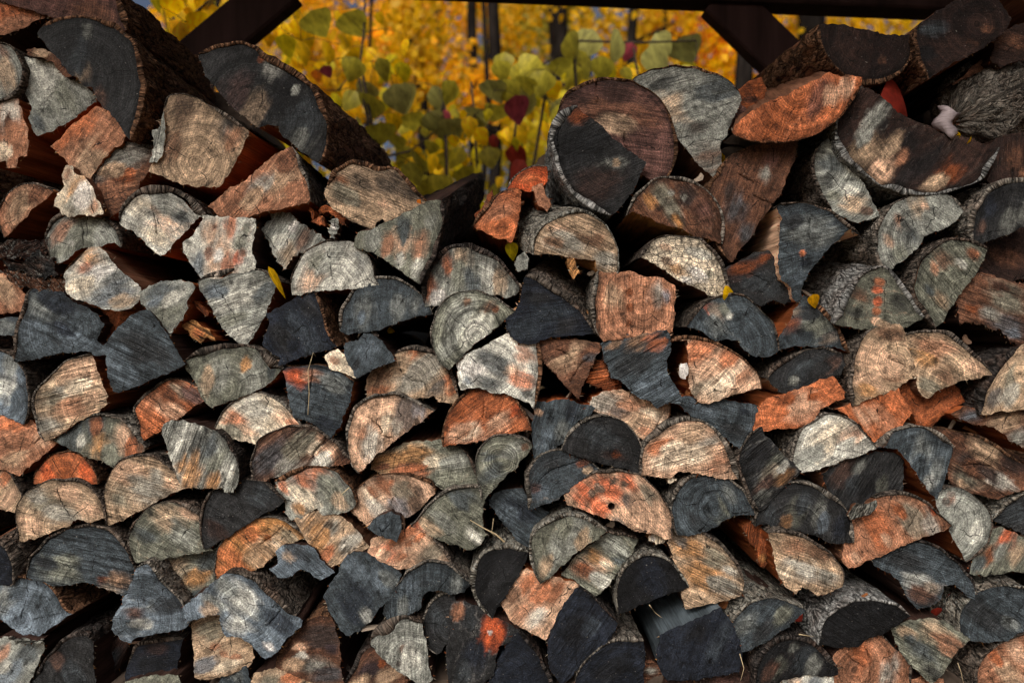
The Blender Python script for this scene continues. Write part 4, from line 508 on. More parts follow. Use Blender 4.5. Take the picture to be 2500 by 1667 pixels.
E1||8,112 20,114 38,116 42,114 38,119 20,118 8,116|gy||d-1.5 L.03 D.1 cdb m1 J1.5 n=bark_strip:bark|peeling pale bark strip on the pale log at the bottom corner
"""
# ------------------------------------------------------------------ the logs
U = 10 / 3.92
TILE = {}
for r, y0 in zip('ABCDE', (0, 350, 700, 1000, 1267)):
    for c, x0 in zip('12345', (0, 500, 1000, 1500, 1900)):
        TILE[r + c] = (x0, y0, 10 / 2.24 if r == 'E' and c in '345' else U)
PXM = 1200.0

def pts_of(s, tile):
    x0, y0, k = TILE[tile]
    out = []
    for p in s.split():
        a, b = p.split(',')
        out.append(((x0 + float(a) * k - 1250) / PXM, (833.5 - (y0 + float(b) * k)) / PXM))
    return np.array(out).reshape(-1, 2)

def catmull(P, step):
    out = []
    n = len(P)
    for i in range(n - 1):
        p0 = P[max(i - 1, 0)]; p1 = P[i]; p2 = P[i + 1]; p3 = P[min(i + 2, n - 1)]
        m = max(1, int(np.hypot(*(p2 - p1)) / step))
        for k in range(m):
            t = k / m
            out.append(.5 * ((2 * p1) + (-p0 + p2) * t + (2 * p0 - 5 * p1 + 4 * p2 - p3) * t * t + (-p0 + 3 * p1 - 3 * p2 + p3) * t ** 3))
    out.append(P[-1])
    return np.array(out)

def jagged(P, step, seed, amp, closed):
    Q = np.vstack([P, P[:1]]) if closed else P
    out = []
    for i in range(len(Q) - 1):
        d = Q[i + 1] - Q[i]; L = np.hypot(*d)
        m = max(1, int(round(L / step)))
        for k in range(m):
            out.append(Q[i] + d * k / m)
    if not closed:
        out.append(Q[-1])
    out = np.array(out)
    s = np.arange(len(out)) * step
    if closed:
        tg = np.roll(out, -1, 0) - np.roll(out, 1, 0)
    else:
        tg = np.gradient(out, axis=0)
    tg /= np.maximum(np.hypot(tg[:, 0], tg[:, 1]), 1e-9)[:, None]
    nz = (vn(s / .016, s * 0, seed) - .5) * 1.6 + (vn(s / .0052, s * 0 + 5, seed) - .5) * 2.2
    w = np.ones(len(out))
    if not closed:
        k = np.minimum(np.arange(len(out)), np.arange(len(out))[::-1])
        w = np.clip(k / 3, 0, 1)
    out = out + np.stack([tg[:, 1], -tg[:, 0]], 1) * (nz * amp * w)[:, None]
    return out

def inside(P, q):
    x, y = q[:, 0][:, None], q[:, 1][:, None]
    x1, y1 = P[:, 0][None], P[:, 1][None]
    x2, y2 = np.roll(P[:, 0], -1)[None], np.roll(P[:, 1], -1)[None]
    dy = np.where(np.abs(y2 - y1) < 1e-12, 1e-12, y2 - y1)
    c = ((y1 > y) != (y2 > y)) & (x < (x2 - x1) * (y - y1) / dy + x1)
    return c.sum(1) % 2 == 1

def parse_opts(s):
    o = dict(d=0.0, k='d', th=0.0, g=0.0, x=0.0, z=0.0, c='br', a=None, s=.38, r=1.0, p=None, B=1.0, J=1.0, V=0.0, L=0.0, D=1.0, m=0.0)
    for w in s.split():
        if w.startswith('th'): o['th'] = float(w[2:]) * .66
        elif w.startswith('n='): o['n'] = w[2:]
        elif w[0] in 'kc': o[w[0]] = w[1:]
        elif w[0] == 'p': o['p'] = w[1:]
        elif w[0] == 's': o['s'] = float(w[1:]) * .75
        else: o[w[0]] = float(w[1:])
    return o

LOG_LEN = 0.46
# drying cracks deep enough to be seen: part of the log's label, width in mm, line in tile units
CRACKS = [('red-orange top corner', 3.2, '103,80 102,92 99,108 97,121'), ('jagged black crack', 4.5, '117,26 112,33 107,38 104,44 109,53'),
          ('angular fine crack', 2, '157,125 164,131 170,137 169,142 180,145'), ('vivid orange half', 1.8, '71,110 71,118 70,125'),
          ('vivid orange half', 2, '66,130 63,135 61,139 60,146'), ('hairline cracks', 1.8, '55,76 58,85 62,93 67,102'), ('thin vertical crack', 1.8, '79,78 80,88 80,97'),
          ('riven with dark cracks', 3, '47,69 50,77 50,90'), ('riven with dark cracks', 3, '60,72 62,79 67,86'), ('riven with dark cracks', 2.5, '36,72 41,77 46,80'),
          ('pink slanting streaks', 2, '66,28 69,42 69,56'), ('square notch', 2, '206,126 205,137 210,147'), ('axe-shaped', 2, '188,70 187,80 187,92'),
          ('axe-shaped', 2, '180,105 181,119'), ('finely cracked', 2, '187,80 195,88 210,92 213,98'), ('fine dark check, low', 1.8, '23,85 20,96'),
          ('long bent blue-grey', 2.2, '73,87 66,95 60,102'), ('curled flake', 1.8, '135,93 128,107 122,118'), ('leaf-shaped log standing', 2, '120,30 127,34 134,38'),
          ('leaf-shaped log standing', 2, '134,50 141,54 150,58'), ('two dark checks', 2, '140,135 148,146'), ('two dark checks', 1.6, '130,118 138,126'),
          ('golden-orange quarter', 1.8, '75,112 60,124 50,130'), ('short black checks', 3, '41,24 35,31'), ('short black checks', 2.5, '38,34 43,41'),
          ('wandering cracks', 2, '140,60 150,64 157,72'), ('wandering cracks', 2, '172,68 162,76 155,90'), ('slate block with a reddish', 1.5, '130,125 145,132'),
          ('inner curved split', 2.2, '122,72 128,63 140,56 160,50'), ('pale fan-shaped', 1.6, '144,58 148,70 150,84'), ('broad mottled', 2, '175,53 190,52 203,54'),
          ('tiny dark slate', 2, '166,112 170,116 176,110'), ('tan fan-shaped', 1.6, '140,52 146,58 152,60'), ('knotted', 1.6, '108,50 110,62 106,70'),
          ('golden tan log', 1.8, '104,68 114,72 122,77'), ('pale greenish', 1.3, '33,30 40,42 48,56'), ('olive-grey half log with pale crusty', 1.6, '137,125 146,132'),
          ('eye-like knot', 2, '150,112 143,125 142,140 145,158'), ('speckled pale grey', 1.6, '102,114 110,124'), ('peach log speckled', 2, '47,120 41,132'),
          ('pink square-ended', 11, '14,-9 15,5 14,20 13,34 13,45'), ('square notch', 9, '179,80 179,88 180,97'), ('tan log end with scattered', 1.8, '18,112 8,124')]

CRUMB_SPOTS = []
LOG_ROOTS = []

def build_log(line, idx):
    tile, bs, ss, base, patches, opts, label = line.split('|')
    o = parse_opts(opts)
    k = TILE[tile][2]
    rg = random.Random(idx * 31 + 5)
    seed = idx * 1.37 + 2.0
    Bp, Sp = pts_of(bs, tile), pts_of(ss, tile)
    STEP = .0042
    amp = .0017 * o['J']
    if len(Bp):
        arc = catmull(Bp, STEP)
        # bark edge wander
        wob = (vn(np.arange(len(arc)) * STEP / .02, np.zeros(len(arc)), seed) - .5) * .004
        tg = np.gradient(arc, axis=0); tg /= np.maximum(np.hypot(tg[:, 0], tg[:, 1]), 1e-9)[:, None]
        arc = arc + np.stack([tg[:, 1], -tg[:, 0]], 1) * wob[:, None]
        spl = jagged(np.vstack([arc[-1:], Sp, arc[:1]]), STEP, seed + 9, amp, False)[1:-1]
        loop = np.vstack([arc, spl]); nb = len(arc)
    else:
        loop = jagged(Sp, STEP, seed + 9, amp, True); nb = 0
    cc0 = (loop.min(0) + loop.max(0)) / 2
    ext = (loop.max(0) - loop.min(0)) / 2
    loop = cc0 + (loop - cc0) * (1 + .0074 * o['D'] / np.maximum(ext, .02))
    area = .5 * np.sum(loop[:, 0] * np.roll(loop[:, 1], -1) - np.roll(loop[:, 0], -1) * loop[:, 1])
    sgn = 1.0 if area > 0 else -1.0      # >0: counter-clockwise
    cu, cw = loop.mean(0)
    ta, tb = rg.gauss(0, .05), rg.gauss(0, .05)
    d0 = o['d'] / 100 + rg.uniform(-.004, .008)

    def w3(q, extra=0.0):
        y = d0 + ta * (q[:, 0] - cu) + tb * (q[:, 1] - cw) + extra
        s = (D + y) / D
        return np.stack([q[:, 0] * s, y, ZC + q[:, 1] * s], 1)

    # inset along the bark
    th = o['th'] * k / PXM
    wood = loop.copy()
    inner = None
    if nb and th > 0:
        tg = np.roll(loop, -1, 0) - np.roll(loop, 1, 0)
        tg[0] = loop[1] - loop[0]; tg[nb - 1] = loop[nb - 1] - loop[nb - 2]
        tg /= np.maximum(np.hypot(tg[:, 0], tg[:, 1]), 1e-9)[:, None]
        nin = np.stack([-tg[:, 1], tg[:, 0]], 1) * sgn      # inward
        i = np.arange(nb)
        tap = np.clip(np.minimum(i, nb - 1 - i) / 4.0, .25, 1)
        tv = th * tap * (.12 + 1.6 * vn(i * STEP / .045, i * 0, seed + 4) ** 1.2)
        gapw = o['g'] * sstep(.25, .65, vn(i * STEP / .05, i * 0, seed + 2)) if o['g'] else 0 * i
        wood[:nb] = loop[:nb] + nin[:nb] * tv[:, None]
        inner = loop[:nb] + nin[:nb] * (tv * (1 - .55 * gapw) + .0003)[:, None]
    # ---------- cut end
    lo, hi = wood.min(0), wood.max(0)
    h = .005
    gx, gy = np.meshgrid(np.arange(lo[0], hi[0], h), np.arange(lo[1], hi[1], h * .87))
    gx = gx + (np.arange(gx.shape[0]) % 2)[:, None] * h / 2
    q = np.stack([gx.ravel(), gy.ravel()], 1)
    q = q + (np.stack([vn(q[:, 0] * 900, q[:, 1] * 900, seed), vn(q[:, 0] * 900, q[:, 1] * 900, seed + 7)], 1) - .5) * h * .5
    q = q[inside(wood, q)]
    if len(q):
        dm = np.min(np.hypot(q[:, None, 0] - wood[None, :, 0], q[:, None, 1] - wood[None, :, 1]), 1)
        q = q[dm > .0034]
    n = len(wood)
    crel = []; cpts = []
    for key, wid, poly in CRACKS:
        if key in label:
            cp = catmull(pts_of(poly, tile), .003)
            tgc = np.gradient(cp, axis=0); tgc /= np.maximum(np.hypot(tgc[:, 0], tgc[:, 1]), 1e-9)[:, None]
            nn = np.stack([tgc[:, 1], -tgc[:, 0]], 1)
            cp = cp + nn * ((vn(np.arange(len(cp)) * .8, np.zeros(len(cp)), seed) - .5) * .003)[:, None]
            kk_ = np.arange(len(cp)) / max(1, len(cp) - 1)
            hw = (wid / 2000 * (.35 + .65 * np.sin(np.pi * np.clip(kk_, .06, .94))))[:, None]
            for off, dep in ((-1, 0), (0, .011), (1, 0)):
                cpts.append(cp + nn * hw * off); crel.append(np.full(len(cp), dep))
            if len(q):
                q = q[np.min(np.hypot(q[:, None, 0] - cp[None, :, 0], q[:, None, 1] - cp[None, :, 1]), 1) > .0036]
    hole = None
    if 'bored hole' in label:
        hc = pts_of('193,92', tile)[0]; hr = 3.4 * k / PXM
        if len(q): q = q[np.hypot(q[:, 0] - hc[0], q[:, 1] - hc[1]) > hr * 1.35]
        an = np.arange(20) / 20 * 2 * math.pi
        hole = hc + np.stack([np.cos(an), np.sin(an)], 1) * hr
        cpts.append(hole); crel.append(np.zeros(20))
    cp_all = np.vstack(cpts) if cpts else np.zeros((0, 2)); crel = np.concatenate(crel) if crel else np.zeros(0)
    allp = np.vstack([wood, q, cp_all])
    res = delaunay_2d_cdt([Vector(p) for p in allp], [(i, (i + 1) % n) for i in range(n)], [], 1, 1e-6)
    V = np.array([tuple(v) for v in res[0]])
    F = [tuple(f) for f in res[2]]
    if hole is not None:
        F = [f for f in F if np.hypot(*(V[list(f)].mean(0) - hc)) > hr * .93]
    dist = np.min(np.hypot(V[:, None, 0] - wood[None, :, 0], V[:, None, 1] - wood[None, :, 1]), 1)
    rel = (fbm(V[:, 0] * 30, V[:, 1] * 30, seed, 2) - .5) * .006 + (fbm(V[:, 0] * 110, V[:, 1] * 110, seed + 3, 2) - .5) * .0022
    rel = rel + .0012 * (1 - sstep(0, .004, dist))
    for p_, r_ in zip(cp_all, crel):
        if r_ > 0:
            i_ = np.argmin(np.hypot(V[:, 0] - p_[0], V[:, 1] - p_[1])); rel[i_] += r_
    P3 = w3(V, rel)
    # orient faces towards the camera
    fixed = []
    for f in F:
        a, b, c = V[f[0]], V[f[1]], V[f[2]]
        cr = (b[0] - a[0]) * (c[1] - a[1]) - (b[1] - a[1]) * (c[0] - a[0])
        fixed.append(f if cr > 0 else f[::-1])
    x0, y0, kk = TILE[tile]
    if o['p']:
        a, b = o['p'].split(',')
        pith = np.array(((x0 + float(a) * k - 1250) / PXM, (833.5 - (y0 + float(b) * k)) / PXM))
    elif nb:
        pith = Sp.mean(0) if len(Sp) else loop.mean(0)
    else:
        pith = np.array((cu, cw)) + np.array((rg.uniform(-.05, .05), rg.uniform(-.09, -.03)))
    ang = math.radians(o['a'] if o['a'] is not None else rg.uniform(-80, 80))
    def gr(Q):
        du, dw = Q[:, 0] - pith[0], Q[:, 1] - pith[1]
        return np.stack([math.cos(ang) * du + math.sin(ang) * dw, -math.sin(ang) * du + math.cos(ang) * dw, np.full(len(Q), idx * .61)], 1)
    # colours
    pal = PAL[base]
    n1 = fbm(V[:, 0] * 28, V[:, 1] * 28, seed + 11, 3)
    col = np.repeat(pal[None], len(V), 0) * (.70 + .60 * n1)[:, None]
    colb = col.copy(); mask = np.zeros(len(V))
    ga, gb = gr(V)[:, 0], gr(V)[:, 1]
    for pi, pt in enumerate([p for p in patches.split(';') if p]):
        a, b, r, cn = pt.split(',')
        pc = np.array(((x0 + float(a) * k - 1250) / PXM, (833.5 - (y0 + float(b) * k)) / PXM))
        R = float(r) * k / PXM
        R *= 1.2 if R < .013 else 1.4
        e = .25 * (1 if R > .012 else 0)
        da, db_ = gr(pc[None])[0, :2]
        # stains run a little further along the saw lines than across them
        dd = np.hypot((ga - da) * (1 - e), (gb - db_) * (1 + e)) / R
        frq = min(70, .8 / R)
        dd = dd + (fbm(ga * frq * .6, gb * frq * 2.0, seed + pi * 2.3, 3) - .5) * (.6 if R < .013 else 1.1)
        m = (1 - sstep(.55, 1.05, dd)) if R < .013 else (1 - sstep(.05, 1.3, dd))
        c2 = PAL[cn][None] * (.75 + .5 * fbm(V[:, 0] * 45, V[:, 1] * 45, seed + pi + 20, 2))[:, None]
        if base in ('dk', 'sl', 'bb', 'bk') and PAL[cn].mean() > 2.6 * pal.mean() and R > .013 and cn not in ('rd', 'or', 'rs', 'pk', 'pe'):
            c2 = c2 * .5 + pal[None] * .6
        w = sstep(.25, .6, m)[:, None] if pi else np.ones((len(V), 1))
        w = np.where((mask < .15)[:, None], 1.0, w)
        colb = colb * (1 - w) + c2 * w
        mask = np.maximum(mask, m)
    if nb:
        db = np.min(np.hypot(V[:, None, 0] - wood[None, :nb, 0], V[:, None, 1] - wood[None, :nb, 1]), 1)
        m = (1 - sstep(.001, .014, db)) * (.5 + .5 * fbm(V[:, 0] * 50, V[:, 1] * 50, seed + 77, 2))
        col = col * (1 - m * .7)[:, None]; colb = colb * (1 - m * .7)[:, None]
    rstr = o['r'] if (nb or o['p']) else min(o['r'], .5)
    par = np.repeat(np.array([[o['s'], rstr, o['V']]]), len(V), 0)
    base_pt = w3(np.array([[cu, loop[:, 1].min()]]))[0]
    nm, _, ct = (o.get('n') or 'firewood_log:log').partition(':')
    root = empty(nm, (float(base_pt[0]), float(base_pt[1]), float(base_pt[2])))
    tag(root, label, ct, 'stacked firewood' if nm == 'firewood_log' else 'scraps lying in the firewood')
    root.matrix_basis = Matrix.Translation(root.location)
    if nm == 'firewood_log':
        for _ in range(2):
            i_ = rg.randrange(len(loop))
            if loop[i_, 1] > cw and rg.random() < .8:
                pu = (loop[i_] - np.array((cu, cw))) * rg.uniform(1.03, 1.12) + np.array((cu, cw))
                CRUMB_SPOTS.append((1250 + pu[0] * PXM, 833.5 - pu[1] * PXM, d0 + rg.uniform(.015, .09), label))
    new_mesh('cut_end', P3, fixed, M_BARK if o['m'] else M_END, root, True,
             dict(Col=np.concatenate([col, np.ones((len(V), 1))], 1), ColB=np.concatenate([colb, np.ones((len(V), 1))], 1), Stain=np.repeat(mask[:, None], 3, 1), grain=gr(V), Par=par))
    if hole is not None:
        h0 = w3(hole, .0005); h1 = h0 + np.array([0, .035, 0]); hv = np.vstack([h0, h1])
        hf = [(i, (i + 1) % 20, 20 + (i + 1) % 20, 20 + i) for i in range(20)] + [tuple(range(20, 40))]
        hcol = np.repeat(PAL['db'][None], 40, 0)
        new_mesh('bored_hole', hv, hf, M_SPLIT, root, True, dict(Col=np.concatenate([hcol, np.ones((40, 1))], 1), grain=hv * .3))
    # ---------- split sides (the whole wood body behind the sawn end)
    L = o['L'] or LOG_LEN * rg.uniform(.92, 1.05)
    ts = np.array([0, .012, .035, .09, .2, .45, 1.0])
    wl = wood if sgn > 0 else wood[::-1]
    m = len(wl)
    relw = (fbm(wl[:, 0] * 30, wl[:, 1] * 30, seed, 2) - .5) * .006 + (fbm(wl[:, 0] * 110, wl[:, 1] * 110, seed + 3, 2) - .5) * .0022 + .0012
    F0 = w3(wl, relw)
    tg = np.roll(wl, -1, 0) - np.roll(wl, 1, 0)
    tg /= np.maximum(np.hypot(tg[:, 0], tg[:, 1]), 1e-9)[:, None]
    nout = np.stack([tg[:, 1], -tg[:, 0]], 1)
    sarc = np.arange(m) * STEP
    vs, gs, cs = [], [], []
    sc = PAL[o['c']] * 1.7
    cen = F0.mean(0)
    for t in ts:
        dis = (vn(sarc / .008, t * 9 + 0 * sarc, seed + 30) - .5) * .004 * min(1, t * 12) - .0015 * min(1, t * 40)
        p = F0 + np.array([o['x'] * t, L * t, o['z'] * t])
        p = p + (cen - F0) * np.array([1, 0, 1]) * (.05 * t)
        if t > .3: p[:, 1] = cen[1] + L * t + (F0[:, 1] - cen[1]) * (1 - t)
        p[:, 0] += nout[:, 0] * dis; p[:, 2] += nout[:, 1] * dis
        vs.append(p)
        gs.append(np.stack([sarc, np.full(m, L * t), np.full(m, idx * .61)], 1))
        cs.append(sc[None] * (.65 + .7 * vn(sarc / .03, np.full(m, t * 4), seed + 40))[:, None])
    nr = len(ts)
    fs = []
    for a in range(nr - 1):
        for i in range(m):
            j = (i + 1) % m
            fs.append((a * m + i, (a + 1) * m + i, (a + 1) * m + j, a * m + j))
    fs.append(tuple((nr - 1) * m + i for i in range(m))[::-1])
    cs = np.vstack(cs); vs = np.vstack(vs); gs = np.vstack(gs)
    fr = random.Random(idx + 900)
    tips, tc, tgr = [], [], []
    isb = np.zeros(m, bool)
    if nb:
        isb[:nb] = True
        if sgn < 0: isb = isb[::-1]
    cand = [i for i in range(m) if not isb[i] and nout[i, 1] < .55]
    for i in fr.sample(cand, min(len(cand), int(len(cand) * .42 * o['J']))):
        p = F0[i]; t2 = tg[i]; n2 = nout[i]
        wd = fr.uniform(.0007, .0022); ln = fr.uniform(.002, .008) * (1.6 if fr.random() < .1 else 1)
        back = fr.uniform(.001, .012); sl = fr.uniform(-.6, .6)
        base3 = p + np.array([-n2[0] * .001, back, -n2[1] * .001])
        tv3 = np.array([t2[0], 0, t2[1]]); nv3 = np.array([n2[0], 0, n2[1]])
        tip = base3 + nv3 * ln + tv3 * ln * sl + np.array([0, -fr.uniform(0, .008), 0])
        k0 = len(vs) + len(tips)
        tips += [base3 - tv3 * wd, base3 + tv3 * wd, base3 + np.array([0, wd * 1.6, 0]), tip]
        c3 = PAL[fr.choice(['pe', 'or', 'tn', 'gd', 'cr', o['c'], o['c'], 'rs'])] * fr.uniform(.5, 1.0)
        tc += [c3] * 4; tgr += [(sarc[i], .01, idx * .61)] * 4
        fs += [(k0, k0 + 1, k0 + 3), (k0 + 1, k0 + 2, k0 + 3), (k0 + 2, k0, k0 + 3)]
    if tips:
        vs = np.vstack([vs, tips]); cs = np.vstack([cs, tc]); gs = np.vstack([gs, tgr])
    new_mesh('split_side', vs, fs, M_SPLIT, root, True,
             dict(Col=np.concatenate([cs, np.ones((len(cs), 1))], 1), grain=gs))
    # ---------- bark
    if inner is not None:
        out2 = loop[:nb]
        lipfwd = -.0012 + (vn(np.arange(nb) * STEP / .03, np.zeros(nb), seed + 50) - .5) * .005
        O0 = w3(out2, lipfwd); I0 = w3(inner, lipfwd + .001); cenb = w3(loop).mean(0)
        tgb = np.gradient(out2, axis=0); tgb /= np.maximum(np.hypot(tgb[:, 0], tgb[:, 1]), 1e-9)[:, None]
        no = np.stack([tgb[:, 1], -tgb[:, 0]], 1) * sgn
        s = np.arange(nb) * STEP
        NR = 26
        tr = (np.arange(NR) / (NR - 1)) ** 1.35
        rows, gg, cc = [], [], []
        bc = BARK[o['k']]
        rough = o['B'] * min(1.0, .35 + th * 45) * .0075
        def addrow(p, sg, tg_, mul):
            rows.append(p); gg.append(np.stack([sg, np.full(nb, tg_), np.full(nb, idx * .61)], 1))
            cc.append(bc[None] * (mul * (.75 + .5 * vn(sg / .02, np.full(nb, tg_ / .05), seed + 60)))[:, None])
        addrow(I0 + np.array([o['x'] * .08, L * .08, o['z'] * .08]), s, -.03, .6 * np.ones(nb))
        addrow(I0, s, -.004, .8 * np.ones(nb))
        for t in tr:
            y = L * t
            fr = .06 + .94 * sstep(0, .035, np.array(y))
            dn = (fbm(s / .016, np.full(nb, y / .05), seed + 70, 3) - .55) * 2 * rough * fr
            dn = dn - np.abs(vn(s / .011, np.full(nb, y / .06), seed + 80) - .5) * rough * .8 * fr + rough * .2 * fr
            p = O0 + np.array([o['x'] * t, y, o['z'] * t]) + (cenb - O0) * np.array([1, 0, 1]) * (.05 * t)
            p[:, 0] += no[:, 0] * dn; p[:, 2] += no[:, 1] * dn
            addrow(p, s, y, np.ones(nb))
        nrr = len(rows)
        fb = []
        for a in range(nrr - 1):
            for i in range(nb - 1):
                f = (a * nb + i, (a + 1) * nb + i, (a + 1) * nb + i + 1, a * nb + i + 1)
                fb.append(f if sgn > 0 else f[::-1])
        cc = np.vstack(cc)
        pr = np.repeat(np.array([[LICHEN[o['k']], 0, 0]]), len(cc), 0)
        new_mesh('bark', np.vstack(rows), fb, M_BARK, root, True,
                 dict(Col=np.concatenate([cc, np.ones((len(cc), 1))], 1), grain=np.vstack(gg), Par=pr))
    if nm == 'firewood_log': LOG_ROOTS.append((float(base_pt[0]), root))
    return root

for i, ln in enumerate([l for l in LOGS.strip().split('\n') if l.strip()]):
    build_log(ln, i)
# ------------------------------------------------------------------ ground, woodshed frame, wood stacked behind
M_GROUND = simple_mat('leaf_litter', (.09, .06, .025), .6, 9.0, .9, .15, bump=.02)
gp = new_mesh('ground', [(-150, -60, 0), (150, -60, 0), (150, 240, 0), (-150, 240, 0)], [(0, 1, 2, 3)], M_GROUND, None, False)
gp['kind'] = 'structure'

M_PAINT = simple_mat('dark_brown_stain', (.040, .021, .019), .5, 18.0, .8, .12, (1, 1, .12), .0015)

def box_between(name, p, q, w, dep, parent, roll_axis=Vector((0, 1, 0))):
    """bevelled timber from p to q; w across the view, dep along y"""
    p, q = Vector(p), Vector(q)
    ax = (q - p).normalized(); side = ax.cross(roll_axis).normalized()
    v = []
    bv = .006
    prof = [(-w / 2 + bv, -dep / 2), (w / 2 - bv, -dep / 2), (w / 2, -dep / 2 + bv), (w / 2, dep / 2 - bv), (w / 2 - bv, dep / 2),
            (-w / 2 + bv, dep / 2), (-w / 2, dep / 2 - bv), (-w / 2, -dep / 2 + bv)]
    for e in (p, q):
        for a, b in prof:
            v.append(e + side * a + roll_axis * b)
    n = len(prof)
    f = [(i, (i + 1) % n, n + (i + 1) % n, n + i) for i in range(n)] + [tuple(range(n))[::-1], tuple(range(n, 2 * n))]
    return new_mesh(name, v, f, M_PAINT, parent, False)

YB = .74
shed = empty('woodshed_frame', (0, YB, 0)); shed.matrix_basis = Matrix.Translation((0, YB, 0))
tag(shed, 'dark brown timber woodshed frame with a beam and two slanting braces behind the pile', 'woodshed')
b0, b1 = at_px(-500, -75, YB), at_px(3000, 67, YB)
up = Vector((0, 0, .075))
box_between('beam', b0 + up, b1 + up, .15, .09, shed)
def brace(pa, pb):
    a, b = at_px(*pa, YB + .01), at_px(*pb, YB + .01)
    box_between('brace', a, b, .132, .06, shed)
brace((700, -34), (-10, 562))
brace((1752, -4), (2560, 780))
for px in (-75, 2530):
    g = at_px(px, 833, YB)
    top = at_px(px, -60 if px < 0 else 20, YB).z
    box_between('post', (g.x, YB, 0), (g.x, YB, top), .15, .088, shed)
rv = []
for y in (-1.45, .95):
    for dz in (0, .05):
        z = 2.16 + (YB - y) * .25 + dz
        rv += [(-2.4, y, z), (2.4, y, z)]
new_mesh('roof_panel', rv, [(0, 1, 5, 4), (2, 6, 7, 3), (0, 2, 3, 1), (4, 5, 7, 6), (0, 4, 6, 2), (1, 3, 7, 5)], M_PAINT, shed, False)
for x in (-1.9, -.95, 0, .95, 1.9):
    ya, yb = -1.38, .92
    box_between('rafter', (x, ya, 2.105 + (YB - ya) * .25), (x, yb, 2.105 + (YB - yb) * .25), .05, .1, shed, Vector((0, .2425, .97)))

# wood stacked behind and around the part in view: seen only as dark ends deep in the gaps
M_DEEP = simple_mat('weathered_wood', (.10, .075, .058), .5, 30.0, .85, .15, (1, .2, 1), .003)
sv, sf = [], []
def chunk(x, z, w, h, y0, y1, flip):
    n0 = len(sv); k = 7
    pr = [(w / 2 * math.cos(math.pi * i / k), h * math.sin(math.pi * i / k) ** .8 * (1 if not flip else -1)) for i in range(k + 1)]
    r = rng.uniform(-.25, .25)
    for y in (y0, y1):
        for a, b in pr:
            sv.append((x + a * math.cos(r) - b * math.sin(r), y, z + a * math.sin(r) + b * math.cos(r)))
    m = k + 1
    for i in range(m):
        j = (i + 1) % m
        sf.append((n0 + i, n0 + j, n0 + m + j, n0 + m + i))
    sf.append(tuple(n0 + i for i in range(m))); sf.append(tuple(n0 + m + i for i in range(m))[::-1])
def top_at(x):
    return ZC + (.68 if x < -.75 else .5 if x < -.46 else .36 if x < .12 else .54 if x < .45 else .68)
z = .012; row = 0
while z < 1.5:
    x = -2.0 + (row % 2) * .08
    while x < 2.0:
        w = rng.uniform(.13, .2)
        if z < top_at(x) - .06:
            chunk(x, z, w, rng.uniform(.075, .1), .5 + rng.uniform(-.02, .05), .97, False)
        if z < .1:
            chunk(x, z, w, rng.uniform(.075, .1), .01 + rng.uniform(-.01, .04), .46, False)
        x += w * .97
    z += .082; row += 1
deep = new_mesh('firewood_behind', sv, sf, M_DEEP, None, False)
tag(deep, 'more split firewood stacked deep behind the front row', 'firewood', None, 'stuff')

# the pile goes on past both sides of the frame
beyond = empty('firewood_beyond', (0, .2, 0)); beyond.matrix_basis = Matrix.Translation((0, .2, 0))
tag(beyond, 'the same firewood pile going on past the sides of the picture', 'firewood', None, 'stuff')
for x, root in LOG_ROOTS:
    for lo, hi, sh in ((-.96, -.42, 2.13), (.42, .96, -2.13)):
        if lo < x < hi:
            for ch in root.children:
                c = ch.copy(); COL.objects.link(c); c.parent = beyond
                c.matrix_parent_inverse = beyond.matrix_basis.inverted()
                c.matrix_basis = Matrix.Translation((sh, .01, 0)) @ ch.matrix_basis
# ------------------------------------------------------------------ autumn woods behind the pile
def leaf_mat(name, c, trans=.5):
    return simple_mat(name, c, .45, 5.0, .5, .3, (1.4, 1, .8), .0005, trans)
LM = dict(yellow=leaf_mat('yellow_leaf', (.92, .56, .004)), gold=leaf_mat('gold_leaf', (.90, .46, .005)), olive=leaf_mat('olive_leaf', (.44, .38, .035), .45),
          green=leaf_mat('greyish_green_leaf', (.36, .34, .09), .4), lemon=leaf_mat('lemon_leaf', (.66, .54, .012)), orange=leaf_mat('orange_leaf', (.80, .22, .02)),
          pink=leaf_mat('pink_leaf', (.50, .085, .12), .35), red=leaf_mat('red_leaf', (.34, .035, .02), .3))
M_TRUNK = simple_mat('tree_trunk', (.016, .0135, .012), .6, 14.0, 1.0, .0, (1, 1, .25), .02)
M_STEM = simple_mat('shrub_stem', (.05, .035, .022), .4, 60.0, .8, .2, (1, 1, .3), .001)

def leaf_mesh(name, mat, seed, pointed=.5, aspect=.72):
    """ovate blade, base at the origin, tip along -Z, 1 unit long"""
    r = random.Random(seed)
    rows = 7
    v, f = [], []
    bend = r.uniform(.1, .35); cup = r.uniform(.10, .25)
    for i in range(rows + 1):
        t = i / rows
        w = aspect * .5 * (math.sin(math.pi * t ** .72) ** .75) * (1 - pointed * t) * 1.25 if 0 < t < 1 else 0.0
        y = bend * t * t
        v += [(-w, y + cup * w, -t), (-w * .5, y + cup * w * .35, -t), (0, y, -t), (w * .5, y + cup * w * .35, -t), (w, y + cup * w, -t)]
    for i in range(rows):
        for j in range(4):
            a = i * 5 + j
            f.append((a, a + 1, a + 6, a + 5))
    me = bpy.data.meshes.new(name)
    me.from_pydata(v, [], f); me.materials.append(mat)
    me.polygons.foreach_set('use_smooth', [True] * len(f)); me.update()
    return me
LEAFM = {k: [leaf_mesh('leaf', m, i * 7 + len(k), .45, .98 if k in ('green', 'olive') else .74) for i in range(3)] for k, m in LM.items()}

